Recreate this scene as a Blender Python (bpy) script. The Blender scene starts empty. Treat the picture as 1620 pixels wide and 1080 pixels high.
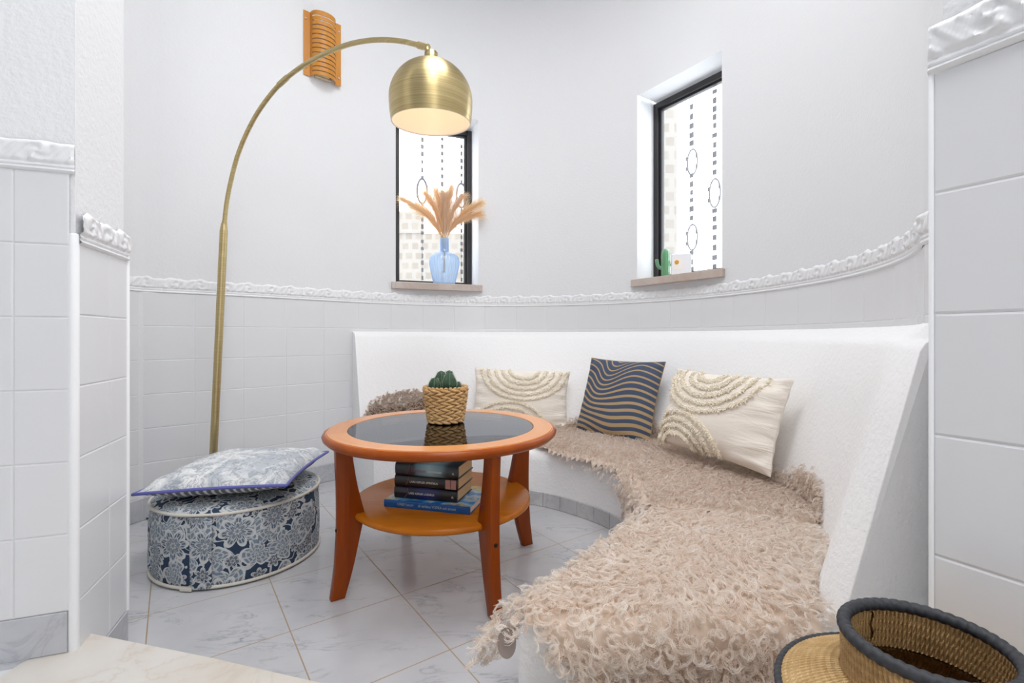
import bpy, math, random
import numpy as np
from mathutils import Vector, Matrix
random.seed(7); rng = np.random.default_rng(7)
scene = bpy.context.scene
COL = scene.collection
R = math.radians

# ------------------------------------------------------------------ camera, light, exposure
F = 760.0; HC = 0.83
cam_d = bpy.data.cameras.new('camera'); cam = bpy.data.objects.new('camera', cam_d); COL.objects.link(cam)
cam_d.sensor_width = 36.0; cam_d.lens = 36.0 * F / 1620.0; cam_d.shift_y = -8.0 / 1620.0
cam_d.clip_start = 0.02; cam_d.clip_end = 100
cam.location = (0, 0, HC); cam.rotation_euler = (R(90), 0, 0)
scene.camera = cam
world = bpy.data.worlds.new('daylight'); scene.world = world; world.use_nodes = True
bg = world.node_tree.nodes['Background']
bg.inputs[0].default_value = (0.88, 0.94, 1.0, 1); bg.inputs[1].default_value = 6.0
def area(name, loc, rot, sx, sy, power, col, shape='RECTANGLE', spread=180):
    l = bpy.data.lights.new(name, 'AREA'); l.shape = shape; l.size = sx; l.size_y = sy
    l.energy = power; l.color = col; l.spread = R(spread)
    o = bpy.data.objects.new(name, l); COL.objects.link(o); o.location = loc; o.rotation_euler = rot
    return o
area('ceiling_light', (0.02, 1.38, 3.30), (0, 0, 0), 1.1, 1.1, 30, (1.0, 0.995, 1.0), 'DISK')
area('hall_ceiling_lamp', (0.2, -0.45, 3.25), (0, 0, 0), 1.2, 1.2, 34, (1.0, 0.995, 1.0), 'DISK')
area('hall_fill_light', (0.95, -2.44, 1.55), (R(90), 0, R(12)), 1.3, 1.4, 13, (0.97, 0.985, 1.0))  # added fill against the solid hall wall, brightens bench end and fleece; no window built
vs = scene.view_settings
vs.view_transform = 'Standard'; vs.look = 'None'; vs.gamma = 1.0; vs.use_curve_mapping = False
vs.exposure = 0.0
scene.cycles.max_bounces = 14; scene.cycles.diffuse_bounces = 9; scene.cycles.transparent_max_bounces = 16

# ------------------------------------------------------------------ helpers
def px(x, y, Z):
    return Vector(((x - 810) / F * Z, Z, HC + (532 - y) / F * Z))
def srgb(r, g, b):
    f = lambda c: (c / 255 / 12.92) if c / 255 <= 0.04045 else ((c / 255 + 0.055) / 1.055) ** 2.4
    return (f(r), f(g), f(b), 1)
def obj(name, vf, m=None, parent=None, smooth=False, kind=None, auto=None):
    me = bpy.data.meshes.new(name)
    me.from_pydata([tuple(v) for v in vf[0]], [], [tuple(f) for f in vf[1]])
    if len(vf) > 2 and vf[2] is not None:
        for i, k in enumerate(vf[2]): me.polygons[i].material_index = k
    if m is not None:
        for mm in (m if isinstance(m, (list, tuple)) else [m]): me.materials.append(mm)
    if smooth:
        me.polygons.foreach_set('use_smooth', [True] * len(me.polygons))
        if auto: me.set_sharp_from_angle(angle=R(auto))
    me.update()
    o = bpy.data.objects.new(name, me); COL.objects.link(o)
    if parent: o.parent = parent
    if kind: o['kind'] = kind
    return o
def thing(name, label, cat, loc=(0, 0, 0), group=None):
    o = bpy.data.objects.new(name, None); o.empty_display_size = 0.05; COL.objects.link(o)
    o.location = loc; tag(o, label, cat, group); return o
def tag(o, label, cat, group=None):
    o['label'] = label; o['category'] = cat
    if group: o['group'] = group
    return o
def rebase(root, objs=None):
    """children were built in world coordinates: shift them so the root keeps its own location"""
    M = Matrix.Translation(-Vector(root.location))
    for c in [c for c in COL.objects if c.parent is root and c.type == 'MESH']:
        for g in [g for g in COL.objects if g.parent is c and g.type == 'MESH']: g.data.transform(M)
        c.data.transform(M)
def join(*vfs):
    V = []; Fc = []; K = []
    for vf in vfs:
        n = len(V); V += [tuple(v) for v in vf[0]]; Fc += [tuple(i + n for i in f) for f in vf[1]]
        K += list(vf[2]) if len(vf) > 2 and vf[2] is not None else [0] * len(vf[1])
    return V, Fc, K
def setk(vf, k): return vf[0], vf[1], [k] * len(vf[1])
def xf(vf, M): return ([tuple(M @ Vector(v)) for v in vf[0]], vf[1]) + tuple(vf[2:])
def box(x0, x1, y0, y1, z0, z1, b=0.0):
    if b <= 0:
        v = [(x, y, z) for z in (z0, z1) for y in (y0, y1) for x in (x0, x1)]
        return v, [(0, 2, 3, 1), (4, 5, 7, 6), (0, 1, 5, 4), (2, 6, 7, 3), (0, 4, 6, 2), (1, 3, 7, 5)]
    import bmesh
    bm = bmesh.new(); bmesh.ops.create_cube(bm, size=1)
    for v in bm.verts:
        v.co = ((x0 + x1) / 2 + v.co.x * (x1 - x0), (y0 + y1) / 2 + v.co.y * (y1 - y0), (z0 + z1) / 2 + v.co.z * (z1 - z0))
    bmesh.ops.bevel(bm, geom=list(bm.edges), offset=b, segments=2, profile=0.5, affect='EDGES')
    bm.verts.index_update()
    r = [tuple(v.co) for v in bm.verts], [tuple(v.index for v in f.verts) for f in bm.faces]
    bm.free(); return r
def lathe(prof, n=48, c=(0, 0, 0), close=False, rip=None):
    V = []; m = len(prof)
    for j, (r, z) in enumerate(prof):
        for i in range(n):
            a = 2 * math.pi * i / n; rr = r + (rip(a, j, r, z) if rip else 0)
            V.append((c[0] + rr * math.cos(a), c[1] + rr * math.sin(a), c[2] + z))
    Fc = []
    for j in range(m if close else m - 1):
        k = (j + 1) % m
        for i in range(n): Fc.append((j * n + i, j * n + (i + 1) % n, k * n + (i + 1) % n, k * n + i))
    if not close:
        if prof[0][0] > 1e-4: Fc.append(tuple(range(n - 1, -1, -1)))
        if prof[-1][0] > 1e-4: Fc.append(tuple((m - 1) * n + i for i in range(n)))
    return V, Fc
def tube(pts, rad, n=10, caps=True, closed=False):
    P = [Vector(p) for p in pts]; m = len(P); V = []; Fc = []
    rad = rad if isinstance(rad, (list, tuple)) else [rad] * m
    up = None
    for i, p in enumerate(P):
        t = (P[(i + 1) % m] - P[i - 1]) if closed else (P[min(i + 1, m - 1)] - P[max(i - 1, 0)])
        t.normalize()
        if up is None:
            up = Vector((0, 0, 1)) if abs(t.z) < 0.9 else Vector((1, 0, 0))
        a = t.cross(up); a.normalize(); b = a.cross(t); up = b
        for k in range(n):
            w = 2 * math.pi * k / n; V.append(p + (a * math.cos(w) + b * math.sin(w)) * rad[i])
    for i in range(m if closed else m - 1):
        j = (i + 1) % m
        for k in range(n): Fc.append((i * n + k, i * n + (k + 1) % n, j * n + (k + 1) % n, j * n + k))
    if caps and not closed: Fc += [tuple(range(n - 1, -1, -1)), tuple((m - 1) * n + k for k in range(n))]
    return V, Fc
def prism(poly, z0, z1):
    n = len(poly); V = [(p[0], p[1], z0) for p in poly] + [(p[0], p[1], z1) for p in poly]
    return V, [tuple(range(n - 1, -1, -1)), tuple(range(n, 2 * n))] + [(i, (i + 1) % n, n + (i + 1) % n, n + i) for i in range(n)]
def grid(fn, nu, nv, cu=False):
    V = [fn(i, j) for j in range(nv) for i in range(nu)]; Fc = []
    for j in range(nv - 1):
        for i in range(nu if cu else nu - 1): Fc.append((j * nu + i, j * nu + (i + 1) % nu, (j + 1) * nu + (i + 1) % nu, (j + 1) * nu + i))
    return V, Fc
def catmull(P, n):
    P = [Vector(p) for p in P]; out = []
    for i in range(len(P) - 1):
        a, b, c, d = P[max(i - 1, 0)], P[i], P[i + 1], P[min(i + 2, len(P) - 1)]
        for k in range(n):
            t = k / n
            out.append(0.5 * (2 * b + (c - a) * t + (2 * a - 5 * b + 4 * c - d) * t * t + (3 * b - 3 * c + d - a) * t ** 3))
    return out + [P[-1]]

# ------------------------------------------------------------------ node materials
class NM:
    def __init__(s, name):
        s.m = bpy.data.materials.new(name); s.m.use_nodes = True; s.t = s.m.node_tree; s.t.nodes.clear()
        s.out = s.n('ShaderNodeOutputMaterial')
    def n(s, typ, **kw):
        nd = s.t.nodes.new(typ)
        for k, v in kw.items(): setattr(nd, k, v)
        return nd
    def l(s, a, b): s.t.links.new(a, b)
    def put(s, sock, v):
        if isinstance(v, bpy.types.NodeSocket): s.l(v, sock)
        else: sock.default_value = v
    def math(s, op, a, b=None, c=None):
        nd = s.n('ShaderNodeMath', operation=op); s.put(nd.inputs[0], a)
        if b is not None: s.put(nd.inputs[1], b)
        if c is not None: s.put(nd.inputs[2], c)
        return nd.outputs[0]
    def coord(s, what='Object', scale=(1, 1, 1), rot=(0, 0, 0), loc=(0, 0, 0)):
        tc = s.n('ShaderNodeTexCoord'); mp = s.n('ShaderNodeMapping'); s.l(tc.outputs[what], mp.inputs[0])
        mp.inputs['Scale'].default_value = scale; mp.inputs['Rotation'].default_value = rot; mp.inputs['Location'].default_value = loc
        return mp.outputs[0]
    def noise(s, v, scale, detail=3, rough=0.5, dist=0.0):
        nd = s.n('ShaderNodeTexNoise'); s.l(v, nd.inputs['Vector']); nd.inputs['Scale'].default_value = scale
        nd.inputs['Detail'].default_value = detail; nd.inputs['Roughness'].default_value = rough; nd.inputs['Distortion'].default_value = dist
        return nd.outputs[0]
    def ramp(s, v, stops, interp='LINEAR'):
        nd = s.n('ShaderNodeValToRGB'); s.l(v, nd.inputs[0]); nd.color_ramp.interpolation = interp
        e = nd.color_ramp.elements
        while len(e) < len(stops): e.new(0.5)
        for k, (p, c) in enumerate(stops): e[k].position = p; e[k].color = c if len(c) == 4 else (*c, 1)
        return nd.outputs[0]
    def mix(s, f, a, b):
        nd = s.n('ShaderNodeMix', data_type='RGBA'); s.put(nd.inputs[0], f); s.put(nd.inputs[6], a); s.put(nd.inputs[7], b)
        return nd.outputs[2]
    def tang(s):
        nd = s.n('ShaderNodeTangent', direction_type='RADIAL', axis='Z'); return nd.outputs[0]
    def bump(s, h, strength, dist=0.01):
        nd = s.n('ShaderNodeBump'); s.l(h, nd.inputs['Height']); nd.inputs['Strength'].default_value = strength; nd.inputs['Distance'].default_value = dist
        return nd.outputs[0]
    def bsdf(s, col, rough=0.5, **kw):
        b = s.n('ShaderNodeBsdfPrincipled'); s.put(b.inputs['Base Color'], col); s.put(b.inputs['Roughness'], rough)
        for k, v in kw.items(): s.put(b.inputs[k], v)
        s.l(b.outputs[0], s.out.inputs[0]); return b
def plain(name, col, rough=0.5, **kw):
    s = NM(name); s.bsdf(col, rough, **kw); return s.m
G1 = lambda g: (g, g, g, 1)

def mk_plaster(name, col, scale, strength, dist):
    s = NM(name); v = s.coord()
    h = s.noise(v, scale, 4, 0.55)
    s.bsdf(col, 0.75, Normal=s.bump(h, strength, dist)); return s.m
plaster = mk_plaster('plaster', (0.75, 0.757, 0.77, 1), 90, 0.35, 0.004)
plaster_rough = mk_plaster('rough_plaster', (0.80, 0.807, 0.82, 1), 75, 0.4, 0.006)
bench_plaster = mk_plaster('bench_plaster', (0.90, 0.90, 0.90, 1), 75, 0.5, 0.006)
tile_m = plain('white_tile', (0.735, 0.742, 0.757, 1), 0.22)
relief_m = plain('white_relief_tile', (0.82, 0.827, 0.84, 1), 0.3)
grout_m = plain('grout', (0.75, 0.75, 0.76, 1), 0.8)
black_metal = plain('black_frame', srgb(38, 36, 38), 0.45)

def mk_marble_floor():
    s = NM('marble_floor_tile')
    a = R(35.2); T = 0.33
    v = s.coord('Object', (1, 1, 1), (0, 0, 0), (0.3545, -1.543, 0))
    mp = s.n('ShaderNodeMapping'); s.l(v, mp.inputs[0]); mp.inputs['Rotation'].default_value = (0, 0, -a)
    sep = s.n('ShaderNodeSeparateXYZ'); s.l(mp.outputs[0], sep.inputs[0])
    def joint(c):
        f = s.math('FRACT', s.math('ADD', s.math('DIVIDE', c, T), 40.0))
        return s.math('MINIMUM', f, s.math('SUBTRACT', 1.0, f))
    j = s.math('MINIMUM', joint(sep.outputs[0]), joint(sep.outputs[1]))
    g = s.math('LESS_THAN', j, 0.0052)
    # veins: stretched, warped ridge noise
    mp2 = s.n('ShaderNodeMapping'); s.l(v, mp2.inputs[0]); mp2.inputs['Rotation'].default_value = (0, 0, R(-62)); mp2.inputs['Scale'].default_value = (4.6, 13, 1)
    n1 = s.noise(mp2.outputs[0], 1.0, 6, 0.62, 0.9)
    ridge = s.math('ABSOLUTE', s.math('SUBTRACT', n1, 0.5))
    vein = s.ramp(ridge, [(0.0, G1(1)), (0.022, G1(0.15)), (0.06, G1(0))])
    msk = s.ramp(s.noise(mp2.outputs[0], 0.7, 3, 0.6), [(0.47, G1(0)), (0.66, G1(1))])
    vm = s.math('MULTIPLY', vein, msk)
    cloud = s.ramp(s.noise(v, 5, 3), [(0.3, (0.49, 0.495, 0.515, 1)), (0.7, (0.57, 0.575, 0.59, 1))])
    c1 = s.mix(s.math('MULTIPLY', vm, 0.75), cloud, (0.22, 0.235, 0.26, 1))
    c2 = s.mix(g, c1, srgb(165, 145, 122))
    s.bsdf(c2, s.math('ADD', s.math('MULTIPLY', g, 0.5), 0.22), Normal=s.bump(s.math('SUBTRACT', 1.0, g), 0.3, 0.001)); return s.m
floor_m = mk_marble_floor()
def mk_marble(name, base, cloud, vein, sc=6):
    s = NM(name); v = s.coord()
    n1 = s.noise(v, sc, 6, 0.6, 1.2)
    r = s.ramp(s.math('ABSOLUTE', s.math('SUBTRACT', n1, 0.5)), [(0, G1(1)), (0.03, G1(0.2)), (0.1, G1(0))])
    c = s.mix(s.ramp(s.noise(v, sc * 0.6, 4, 0.6), [(0.35, G1(0)), (0.65, G1(1))]), base, cloud)
    s.bsdf(s.mix(s.math('MULTIPLY', r, 0.5), c, vein), 0.28); return s.m
step_m = mk_marble('cream_marble', (0.66, 0.64, 0.61, 1), (0.58, 0.53, 0.46, 1), (0.52, 0.45, 0.37, 1), 4)
base_m = mk_marble('grey_marble', (0.56, 0.57, 0.60, 1), (0.47, 0.48, 0.51, 1), (0.35, 0.36, 0.40, 1), 9)
base_b = mk_marble('bench_base_marble', (0.62, 0.62, 0.62, 1), (0.50, 0.50, 0.51, 1), (0.36, 0.36, 0.38, 1), 9)
sill_m = mk_marble('sill_marble', (0.56, 0.49, 0.45, 1), (0.47, 0.37, 0.30, 1), (0.42, 0.36, 0.33, 1), 7)

def mk_wood(name, c1, c2, rot=(0, 0, 0), rough=0.3, sc=(2.2, 26, 26)):
    s = NM(name); v = s.coord('Object', sc, rot)
    n = s.noise(v, 1.0, 4, 0.6, 0.6)
    n2 = s.noise(v, 6.0, 2, 0.6)
    f = s.math('ADD', s.math('MULTIPLY', n, 0.8), s.math('MULTIPLY', n2, 0.2))
    s.bsdf(s.ramp(f, [(0.3, c1), (0.7, c2)]), rough, **{'Coat Weight': 0.04, 'Coat Roughness': 0.15, 'Specular IOR Level': 0.25}); return s.m
wood_top = mk_wood('cherry_wood_top', srgb(198, 124, 66), srgb(212, 142, 82))
wood_edge = mk_wood('cherry_wood_edge', srgb(140, 60, 4), srgb(162, 78, 10))
wood_leg = mk_wood('cherry_wood_leg', srgb(126, 50, 2), srgb(150, 68, 6), sc=(26, 26, 2.2))
wood_shelf = mk_wood('cherry_wood_shelf', srgb(172, 92, 8), srgb(194, 114, 20))
wood_sconce = mk_wood('light_plywood', srgb(186, 122, 46), srgb(204, 142, 62), sc=(16, 16, 3), rough=0.4)
# ------------------------------------------------------------------ the round wall
CX, CY = -0.25, 1.75
meas = [(222, 461.5), (308, 464.4), (385, 469), (457, 473), (521, 476), (580, 479.5), (633, 481.5), (690, 483.2), (742, 484),
        (820, 484), (900, 483.6), (987, 481), (1064, 475), (1120, 471), (1180, 464.5), (1240, 457), (1294, 449), (1340, 439.6), (1385, 428), (1425, 413.6), (1460, 387)]
TR = 1.0325
ph, rr = [], []
for x, y in meas:
    Z = F * (TR - HC) / (532 - y); X = (x - 810) / F * Z
    ph.append(math.degrees(math.atan2(Z - CY, X - CX))); rr.append(math.hypot(X - CX, Z - CY))
ph = np.array(ph); rr = np.array(rr)
pf = np.polyfit(ph / 90.0, rr, 6)
P0, P1 = float(ph.min()), float(ph.max())
def W(p):
    q = min(max(p, P0), P1); r = float(np.polyval(pf, q / 90.0))
    if p > P1: r += (p - P1) * 0.001
    if p < P0: r += (P0 - p) * 0.004
    return r
def wp(p, off=0.0, z=0.0):
    a = R(p); r = W(p) - off
    return Vector((CX + r * math.cos(a), CY + r * math.sin(a), z))
def at_px(x):          # angle where the wall crosses a picture column
    lo, hi = -38.0, 170.0
    for _ in range(50):
        m = (lo + hi) / 2; q = wp(m)
        if 810 + F * q.x / q.y > x: lo = m
        else: hi = m
    return (lo + hi) / 2
PL, PR = 192.0, -37.5       # ends of the curved wall
ang = np.linspace(PR, PL, 1200)
cum = [0.0]
for k in range(1, len(ang)): cum.append(cum[-1] + (wp(ang[k]) - wp(ang[k - 1])).length)
cum = np.array(cum)
def s_of(p): return float(np.interp(p, ang, cum))
def p_of(s): return float(np.interp(s, cum, ang))
ZT = 3.36; SILL = 1.172; LINT = 2.285
wins = [dict(a=(math.degrees(math.atan2(3.06 - CY, -0.745 - CX))), b=at_px(757), d=0.175),
        dict(a=at_px(1008), b=at_px(1142), d=0.165)]
def wallbuild():
    ps = sorted(set([round(float(p), 4) for p in np.linspace(PR, PL, 150)] + [round(w['a'], 4) for w in wins] + [round(w['b'], 4) for w in wins]))
    zs = [0.0, 0.6, 1.125, SILL, 1.7, LINT, LINT + 0.12, ZT]
    nz = len(zs); Fc = []; V = []
    def vert(p, z):
        q = wp(p, 0, z)
        for w in wins:
            if w['b'] - 1e-6 <= p <= w['a'] + 1e-6 and SILL <= z <= LINT:
                A, B = wp(w['a']), wp(w['b']); u = (q - A).dot(B - A) / (B - A).length_squared; q = A.lerp(B, u); q.z = z
        return q
    V = [vert(p, z) for p in ps for z in zs]
    for i in range(len(ps) - 1):
        pm = (ps[i] + ps[i + 1]) / 2
        for j in range(nz - 1):
            if any(w['b'] < pm < w['a'] for w in wins) and SILL <= zs[j] < LINT: continue
            Fc.append((i * nz + j, i * nz + j + 1, (i + 1) * nz + j + 1, (i + 1) * nz + j))
    for w in wins:
        A, B = wp(w['a']), wp(w['b']); ch = (B - A).normalized(); n = Vector((-ch.y, ch.x, 0))
        if n.dot(A - Vector((CX, CY, 0))) < 0: n = -n
        w.update(A=A, B=B, t=ch, n=n)
        pr = [p for p in ps if w['b'] - 1e-6 <= p <= w['a'] + 1e-6]
        k = len(V)
        for z, fl in ((SILL, 0), (LINT, 1)):
            k = len(V)
            for p in pr:
                u = (wp(p) - A).dot(ch); q = A + ch * u
                e = q + n * (w['d'] + 0.05)
                V += [q + Vector((0, 0, z)), e + Vector((0, 0, z))]
            for i in range(len(pr) - 1): Fc.append((k + 2 * i, k + 2 * i + 1, k + 2 * i + 3, k + 2 * i + 2))
        for q in (A, B):
            k = len(V); e = q + n * (w['d'] + 0.05)
            V += [q + Vector((0, 0, SILL)), e + Vector((0, 0, SILL)), e + Vector((0, 0, LINT)), q + Vector((0, 0, LINT))]
            Fc.append((k, k + 1, k + 2, k + 3))
    return V, Fc
wall_back = obj('wall_back', wallbuild(), plaster, smooth=True, kind='structure', auto=30)

# tiles with bevelled edges along any path: path(s, off, z)
def tiles(path, ss, zz, off=0.0, nu=3, e=0.0032, t=0.0013, skip=None):
    V = []; Fc = []
    for i in range(len(ss) - 1):
        for j in range(len(zz) - 1):
            s0, s1, z0, z1 = ss[i], ss[i + 1], zz[j], zz[j + 1]
            if skip and skip((s0 + s1) / 2, (z0 + z1) / 2): continue
            k = len(V)
            us = [s0 + 0.0001, s0 + e] + [s0 + e + (s1 - s0 - 2 * e) * q / nu for q in range(1, nu)] + [s1 - e, s1 - 0.0001]
            vsz = [z0 + 0.0001, z0 + e, z1 - e, z1 - 0.0001]
            m = len(us)
            for b, z in enumerate(vsz):
                for a, u in enumerate(us):
                    d = 0 if (b in (0, 3) or a in (0, m - 1)) else t
                    V.append(path(u, off + d, z))
            for b in range(3):
                for a in range(m - 1): Fc.append((k + b * m + a, k + b * m + a + 1, k + (b + 1) * m + a + 1, k + (b + 1) * m + a))
    return V, Fc
def arc_path(s, off, z): return wp(p_of(s), off, z)
RH = 0.1555; TWD = 0.2085
s222 = s_of(at_px(221.5))
ss = sorted([s222 - TWD * k for k in range(0, 40) if s222 - TWD * k > 0.02] + [s222 + TWD * k for k in range(1, 4)])
zz = [TR - RH * k for k in range(6, -1, -1)]
sB = s_of(120.5)
obj('trim_1', tiles(arc_path, ss, zz, 0.0, 3, skip=lambda s, z: s < sB and z < 0.7), tile_m, smooth=True, kind='structure', auto=11)
# moulded relief border: swirling leaves over a bead
def relief(path, s0, s1, z0, hgt, per, off=0.0, wavy=0.24, step=0.004):
    nu = int((s1 - s0) / step) + 1; prof_n = 26
    def fn(i, j):
        s = s0 + (s1 - s0) * i / (nu - 1); u = (s / per) % 1.0; v = j / (prof_n - 1)
        top = hgt * (1 - wavy + wavy * (0.45 + 0.55 * math.exp(-((u - 0.3) / 0.13) ** 2) + 0.38 * math.exp(-((u - 0.8) / 0.15) ** 2) + 0.10 * math.sin(u * 31)))
        z = z0 + v * top
        zn = v * top / hgt
        d = 0.0
        d += 0.006 * math.exp(-((zn - 0.07) / 0.05) ** 2) + 0.0045 * math.exp(-((zn - 0.21) / 0.04) ** 2)
        if zn > 0.24:
            body = min(1, (zn - 0.24) / 0.12) * min(1, (1 - v) / 0.12 + 0.15)
            sw = 0
            for (cu, cv, sg) in ((0.3, 0.62, 1), (0.8, 0.5, -1), (1.3, 0.62, 1), (-0.2, 0.5, -1)):
                du, dv = (u - cu) * per / hgt, (zn - cv); r = math.hypot(du, dv); th = math.atan2(dv, du)
                sw += math.exp(-(r / 0.62) ** 2) * (0.5 + 0.5 * math.sin(sg * 2 * th + r * 15))
            sw += 0.35 * math.sin((u * 7 + zn * 2.2) * 2 * math.pi) * math.exp(-((u - 0.55) / 0.3) ** 2)
            d += body * (0.005 + 0.0042 * sw + 0.0022 * math.sin((u * 13 + zn * 3.1) * 2 * math.pi) * math.sin(zn * 9 + u * 20))
        if min(u, 1 - u) < 0.012: d *= 0.4
        if j in (0, prof_n - 1): d = -0.001
        return path(s, off + 0.002 + d, z)
    return grid(fn, nu, prof_n)
obj('trim_2', relief(arc_path, 0.03, s_of(176), TR - 0.002, 0.076, TWD), relief_m, smooth=True, kind='structure')
# baseboard along the left part of the round wall
sb0, sb1 = s_of(122.6), s_of(176)
bbs = list(np.arange(sb0, sb1, 0.33)) + [sb1]
obj('baseboard_back', tiles(arc_path, bbs, [0.0, zz[0]], 0.0, 4, 0.002, 0.008), base_m, smooth=True, kind='structure', auto=30)
obj('ceiling', ([wp(p, -0.05, ZT) for p in np.linspace(PR, PL, 80)] + [(-0.9, 1.1, ZT), (0.56, 0.64, ZT)], [tuple(range(82))]), plaster, kind='structure')

# ------------------------------------------------------------------ pillars and hall walls
def line_path(p, q, nrm):
    p = Vector((p[0], p[1], 0)); d = (Vector((q[0], q[1], 0)) - p).normalized(); n = Vector((nrm[0], nrm[1], 0)).normalized()
    return lambda s, off, z: p + d * s + n * off + Vector((0, 0, z))
def wallquad(p, q, z0, z1):
    return [(p[0], p[1], z0), (q[0], q[1], z0), (q[0], q[1], z1), (p[0], p[1], z1)], [(0, 1, 2, 3)]
A = Vector((-0.943, 1.04)); B = Vector((-1.030, 1.285))
dl = Vector((-0.94, -0.34)).normalized(); D = A + dl * 2.2
nin = Vector((B.y - A.y, -(B.x - A.x))).normalized()          # faces the alcove (+x)
if nin.x < 0: nin = -nin
nhl = Vector((-dl.y, dl.x)).normalized()
if nhl.y > 0: nhl = -nhl
Ap = A - nin * 0.003 - nhl * 0.003; Bp = B - nin * 0.003 + (A - B).normalized() * 0.012
E0 = wp(PL)
obj('wall_left', join(wallquad(Ap, Ap + dl * 2.2, 0, 3.36), wallquad(Bp, Ap, 0, 3.36), wallquad((E0.x, E0.y), Bp, 0, 3.36)), plaster_rough, kind='structure')
LA = (B - A).length
pin = line_path(A, B, nin); phl = line_path(A, D, nhl)
zl = [0.15 + 0.0875 + 0.1555 * 0] ; zhall = [1.182 - RH * k for k in range(6, -1, -1)]; zhall[0] = 0.2395
obj('trim_3', join(tiles(pin, [0.003, 0.155, LA], [0.099] + zz[1:], 0, 1), tiles(phl, [0.012, 0.105, 0.31, 0.515, 0.72, 0.925, 1.13, 1.335], zhall, 0, 1)), tile_m, smooth=True, kind='structure', auto=11)
def corner_tube(pt, r, z0, z1):
    return lathe([(r, z0), (r, z1 - r * 0.6), (r * 0.8, z1 - r * 0.2), (0, z1)], 20, (pt[0], pt[1], 0))
obj('trim_4', join(corner_tube(A + dl * 0.0078 - nhl * 0.0078, 0.0098, 0.15, 1.055), relief(pin, 0.006, LA, TR - 0.002, 0.076, TWD * 0.8, wavy=0.24, step=0.003),
                   relief(phl, 0.002, 1.3, 1.18, 0.066, TWD, wavy=0.08, step=0.004), xf(corner_tube((0, 0), 0.006, 0.099, 1.05), Matrix.Translation((B.x, B.y, 0)))), relief_m, smooth=True, kind='structure', auto=50)
obj('baseboard_left', join(tiles(phl, [0.016, 0.5, 0.9, 1.4], [0.15, 0.2385], 0, 1, 0.002, 0.002), tiles(pin, [0.0, LA], [0.0, 0.0985], 0, 1, 0.002, 0.003)), base_m, kind='structure')
E = Vector((0.540, 0.624)); dr = Vector((0.042, -0.078)).normalized(); nr = Vector((-dr.y, dr.x))
if nr.x > 0: nr = -nr
E1 = wp(PR)
Er = E - nr * 0.010 + dr * 0.012
obj('wall_right', join(wallquad((E1.x, E1.y), Er, 0, 3.36), wallquad(Er, Er + dr * 1.6, 0, 3.36)), plaster_rough, kind='structure')
prt = line_path(E, E + dr, nr)
obj('trim_5', join(tiles(prt, [0.004, 0.30, 0.507, 0.714, 0.92], [0.15] + [1.17 - RH * k for k in range(6, -1, -1)], -0.004, 1)), tile_m, smooth=True, kind='structure', auto=11)
obj('trim_6', join(relief(prt, 0.0, 1.2, 1.168, 0.066, TWD, off=-0.003, wavy=0.08, step=0.004), corner_tube(E - nr * 0.002 + dr * 0.003, 0.0028, 0.15, 1.17)), relief_m, smooth=True, kind='structure', auto=50)

# ------------------------------------------------------------------ floors
circ = [wp(p, -0.02, 0) for p in np.linspace(PR, PL, 70)]
obj('floor', ([(c.x, c.y, 0) for c in circ] + [(-1.05, 1.27, 0), (-1.0, 0.6, 0), (0.6, 0.5, 0)], [tuple(range(73))]), floor_m, kind='structure')
edge = [(-0.985, 1.1055), (-0.644, 1.019), (-0.399, 0.950), (0.0, 0.842), (0.56, 0.69)]
step = prism([(-1.022, 1.08), (-0.985, 1.1055)][1:] + edge[1:] + [(0.54, 0.62), (1.2, -0.6), (-1.022, -0.6), (-1.022, 1.0)], 0.0, 0.15)
obj('floor_step', step, step_m, kind='structure')
obj('floor_hall', prism([(-1.024, 0.99), (-1.024, -2.5), (-3.2, -2.5), (-3.2, 0.25)], 0.0, 0.146), tile_m, kind='structure')
obj('floor_landing', prism([(-1.02, -0.602), (1.2, -0.602), (2.4, -2.5), (-1.02, -2.5)], 0.0, 0.148), tile_m, kind='structure')

Dq = A + dl * 2.2; Hq = Er + dr * 1.6
hall = [(Dq.x, Dq.y), (-3.1, -2.5), (1.6, -2.5), (Hq.x, Hq.y)]
obj('wall_hall', join(*[wallquad(hall[i], hall[i + 1], 0.1, 3.36) for i in range(3)]), plaster, kind='structure')
obj('ceiling_hall', ([(x, y, 3.36) for x, y in hall] + [(Er.x, Er.y, 3.36), (Ap.x, Ap.y, 3.36)], [tuple(range(6))]), plaster, kind='structure')
# ------------------------------------------------------------------ windows
def mk_pane():
    s = NM('pebbled_glass')
    v = s.coord('Object', (1, 1, 1))
    nb = s.bump(s.noise(v, 120, 2), 0.5, 0.002)
    tr = s.n('ShaderNodeBsdfTransparent'); tr.inputs[0].default_value = (0.88, 0.88, 0.88, 1)
    tl = s.n('ShaderNodeBsdfTranslucent'); tl.inputs[0].default_value = (0.95, 0.95, 0.95, 1)
    gl = s.n('ShaderNodeBsdfGlossy'); gl.inputs['Roughness'].default_value = 0.25; s.l(nb, gl.inputs['Normal'])
    m1 = s.n('ShaderNodeMixShader'); m1.inputs[0].default_value = 0.03; s.l(tr.outputs[0], m1.inputs[1]); s.l(tl.outputs[0], m1.inputs[2])
    m2 = s.n('ShaderNodeMixShader'); m2.inputs[0].default_value = 0.05; s.l(m1.outputs[0], m2.inputs[1]); s.l(gl.outputs[0], m2.inputs[2])
    s.l(m2.outputs[0], s.out.inputs[0]); return s.m
pane_m = mk_pane()
grille_m = plain('grille_iron', srgb(120, 120, 128), 0.6)
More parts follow.
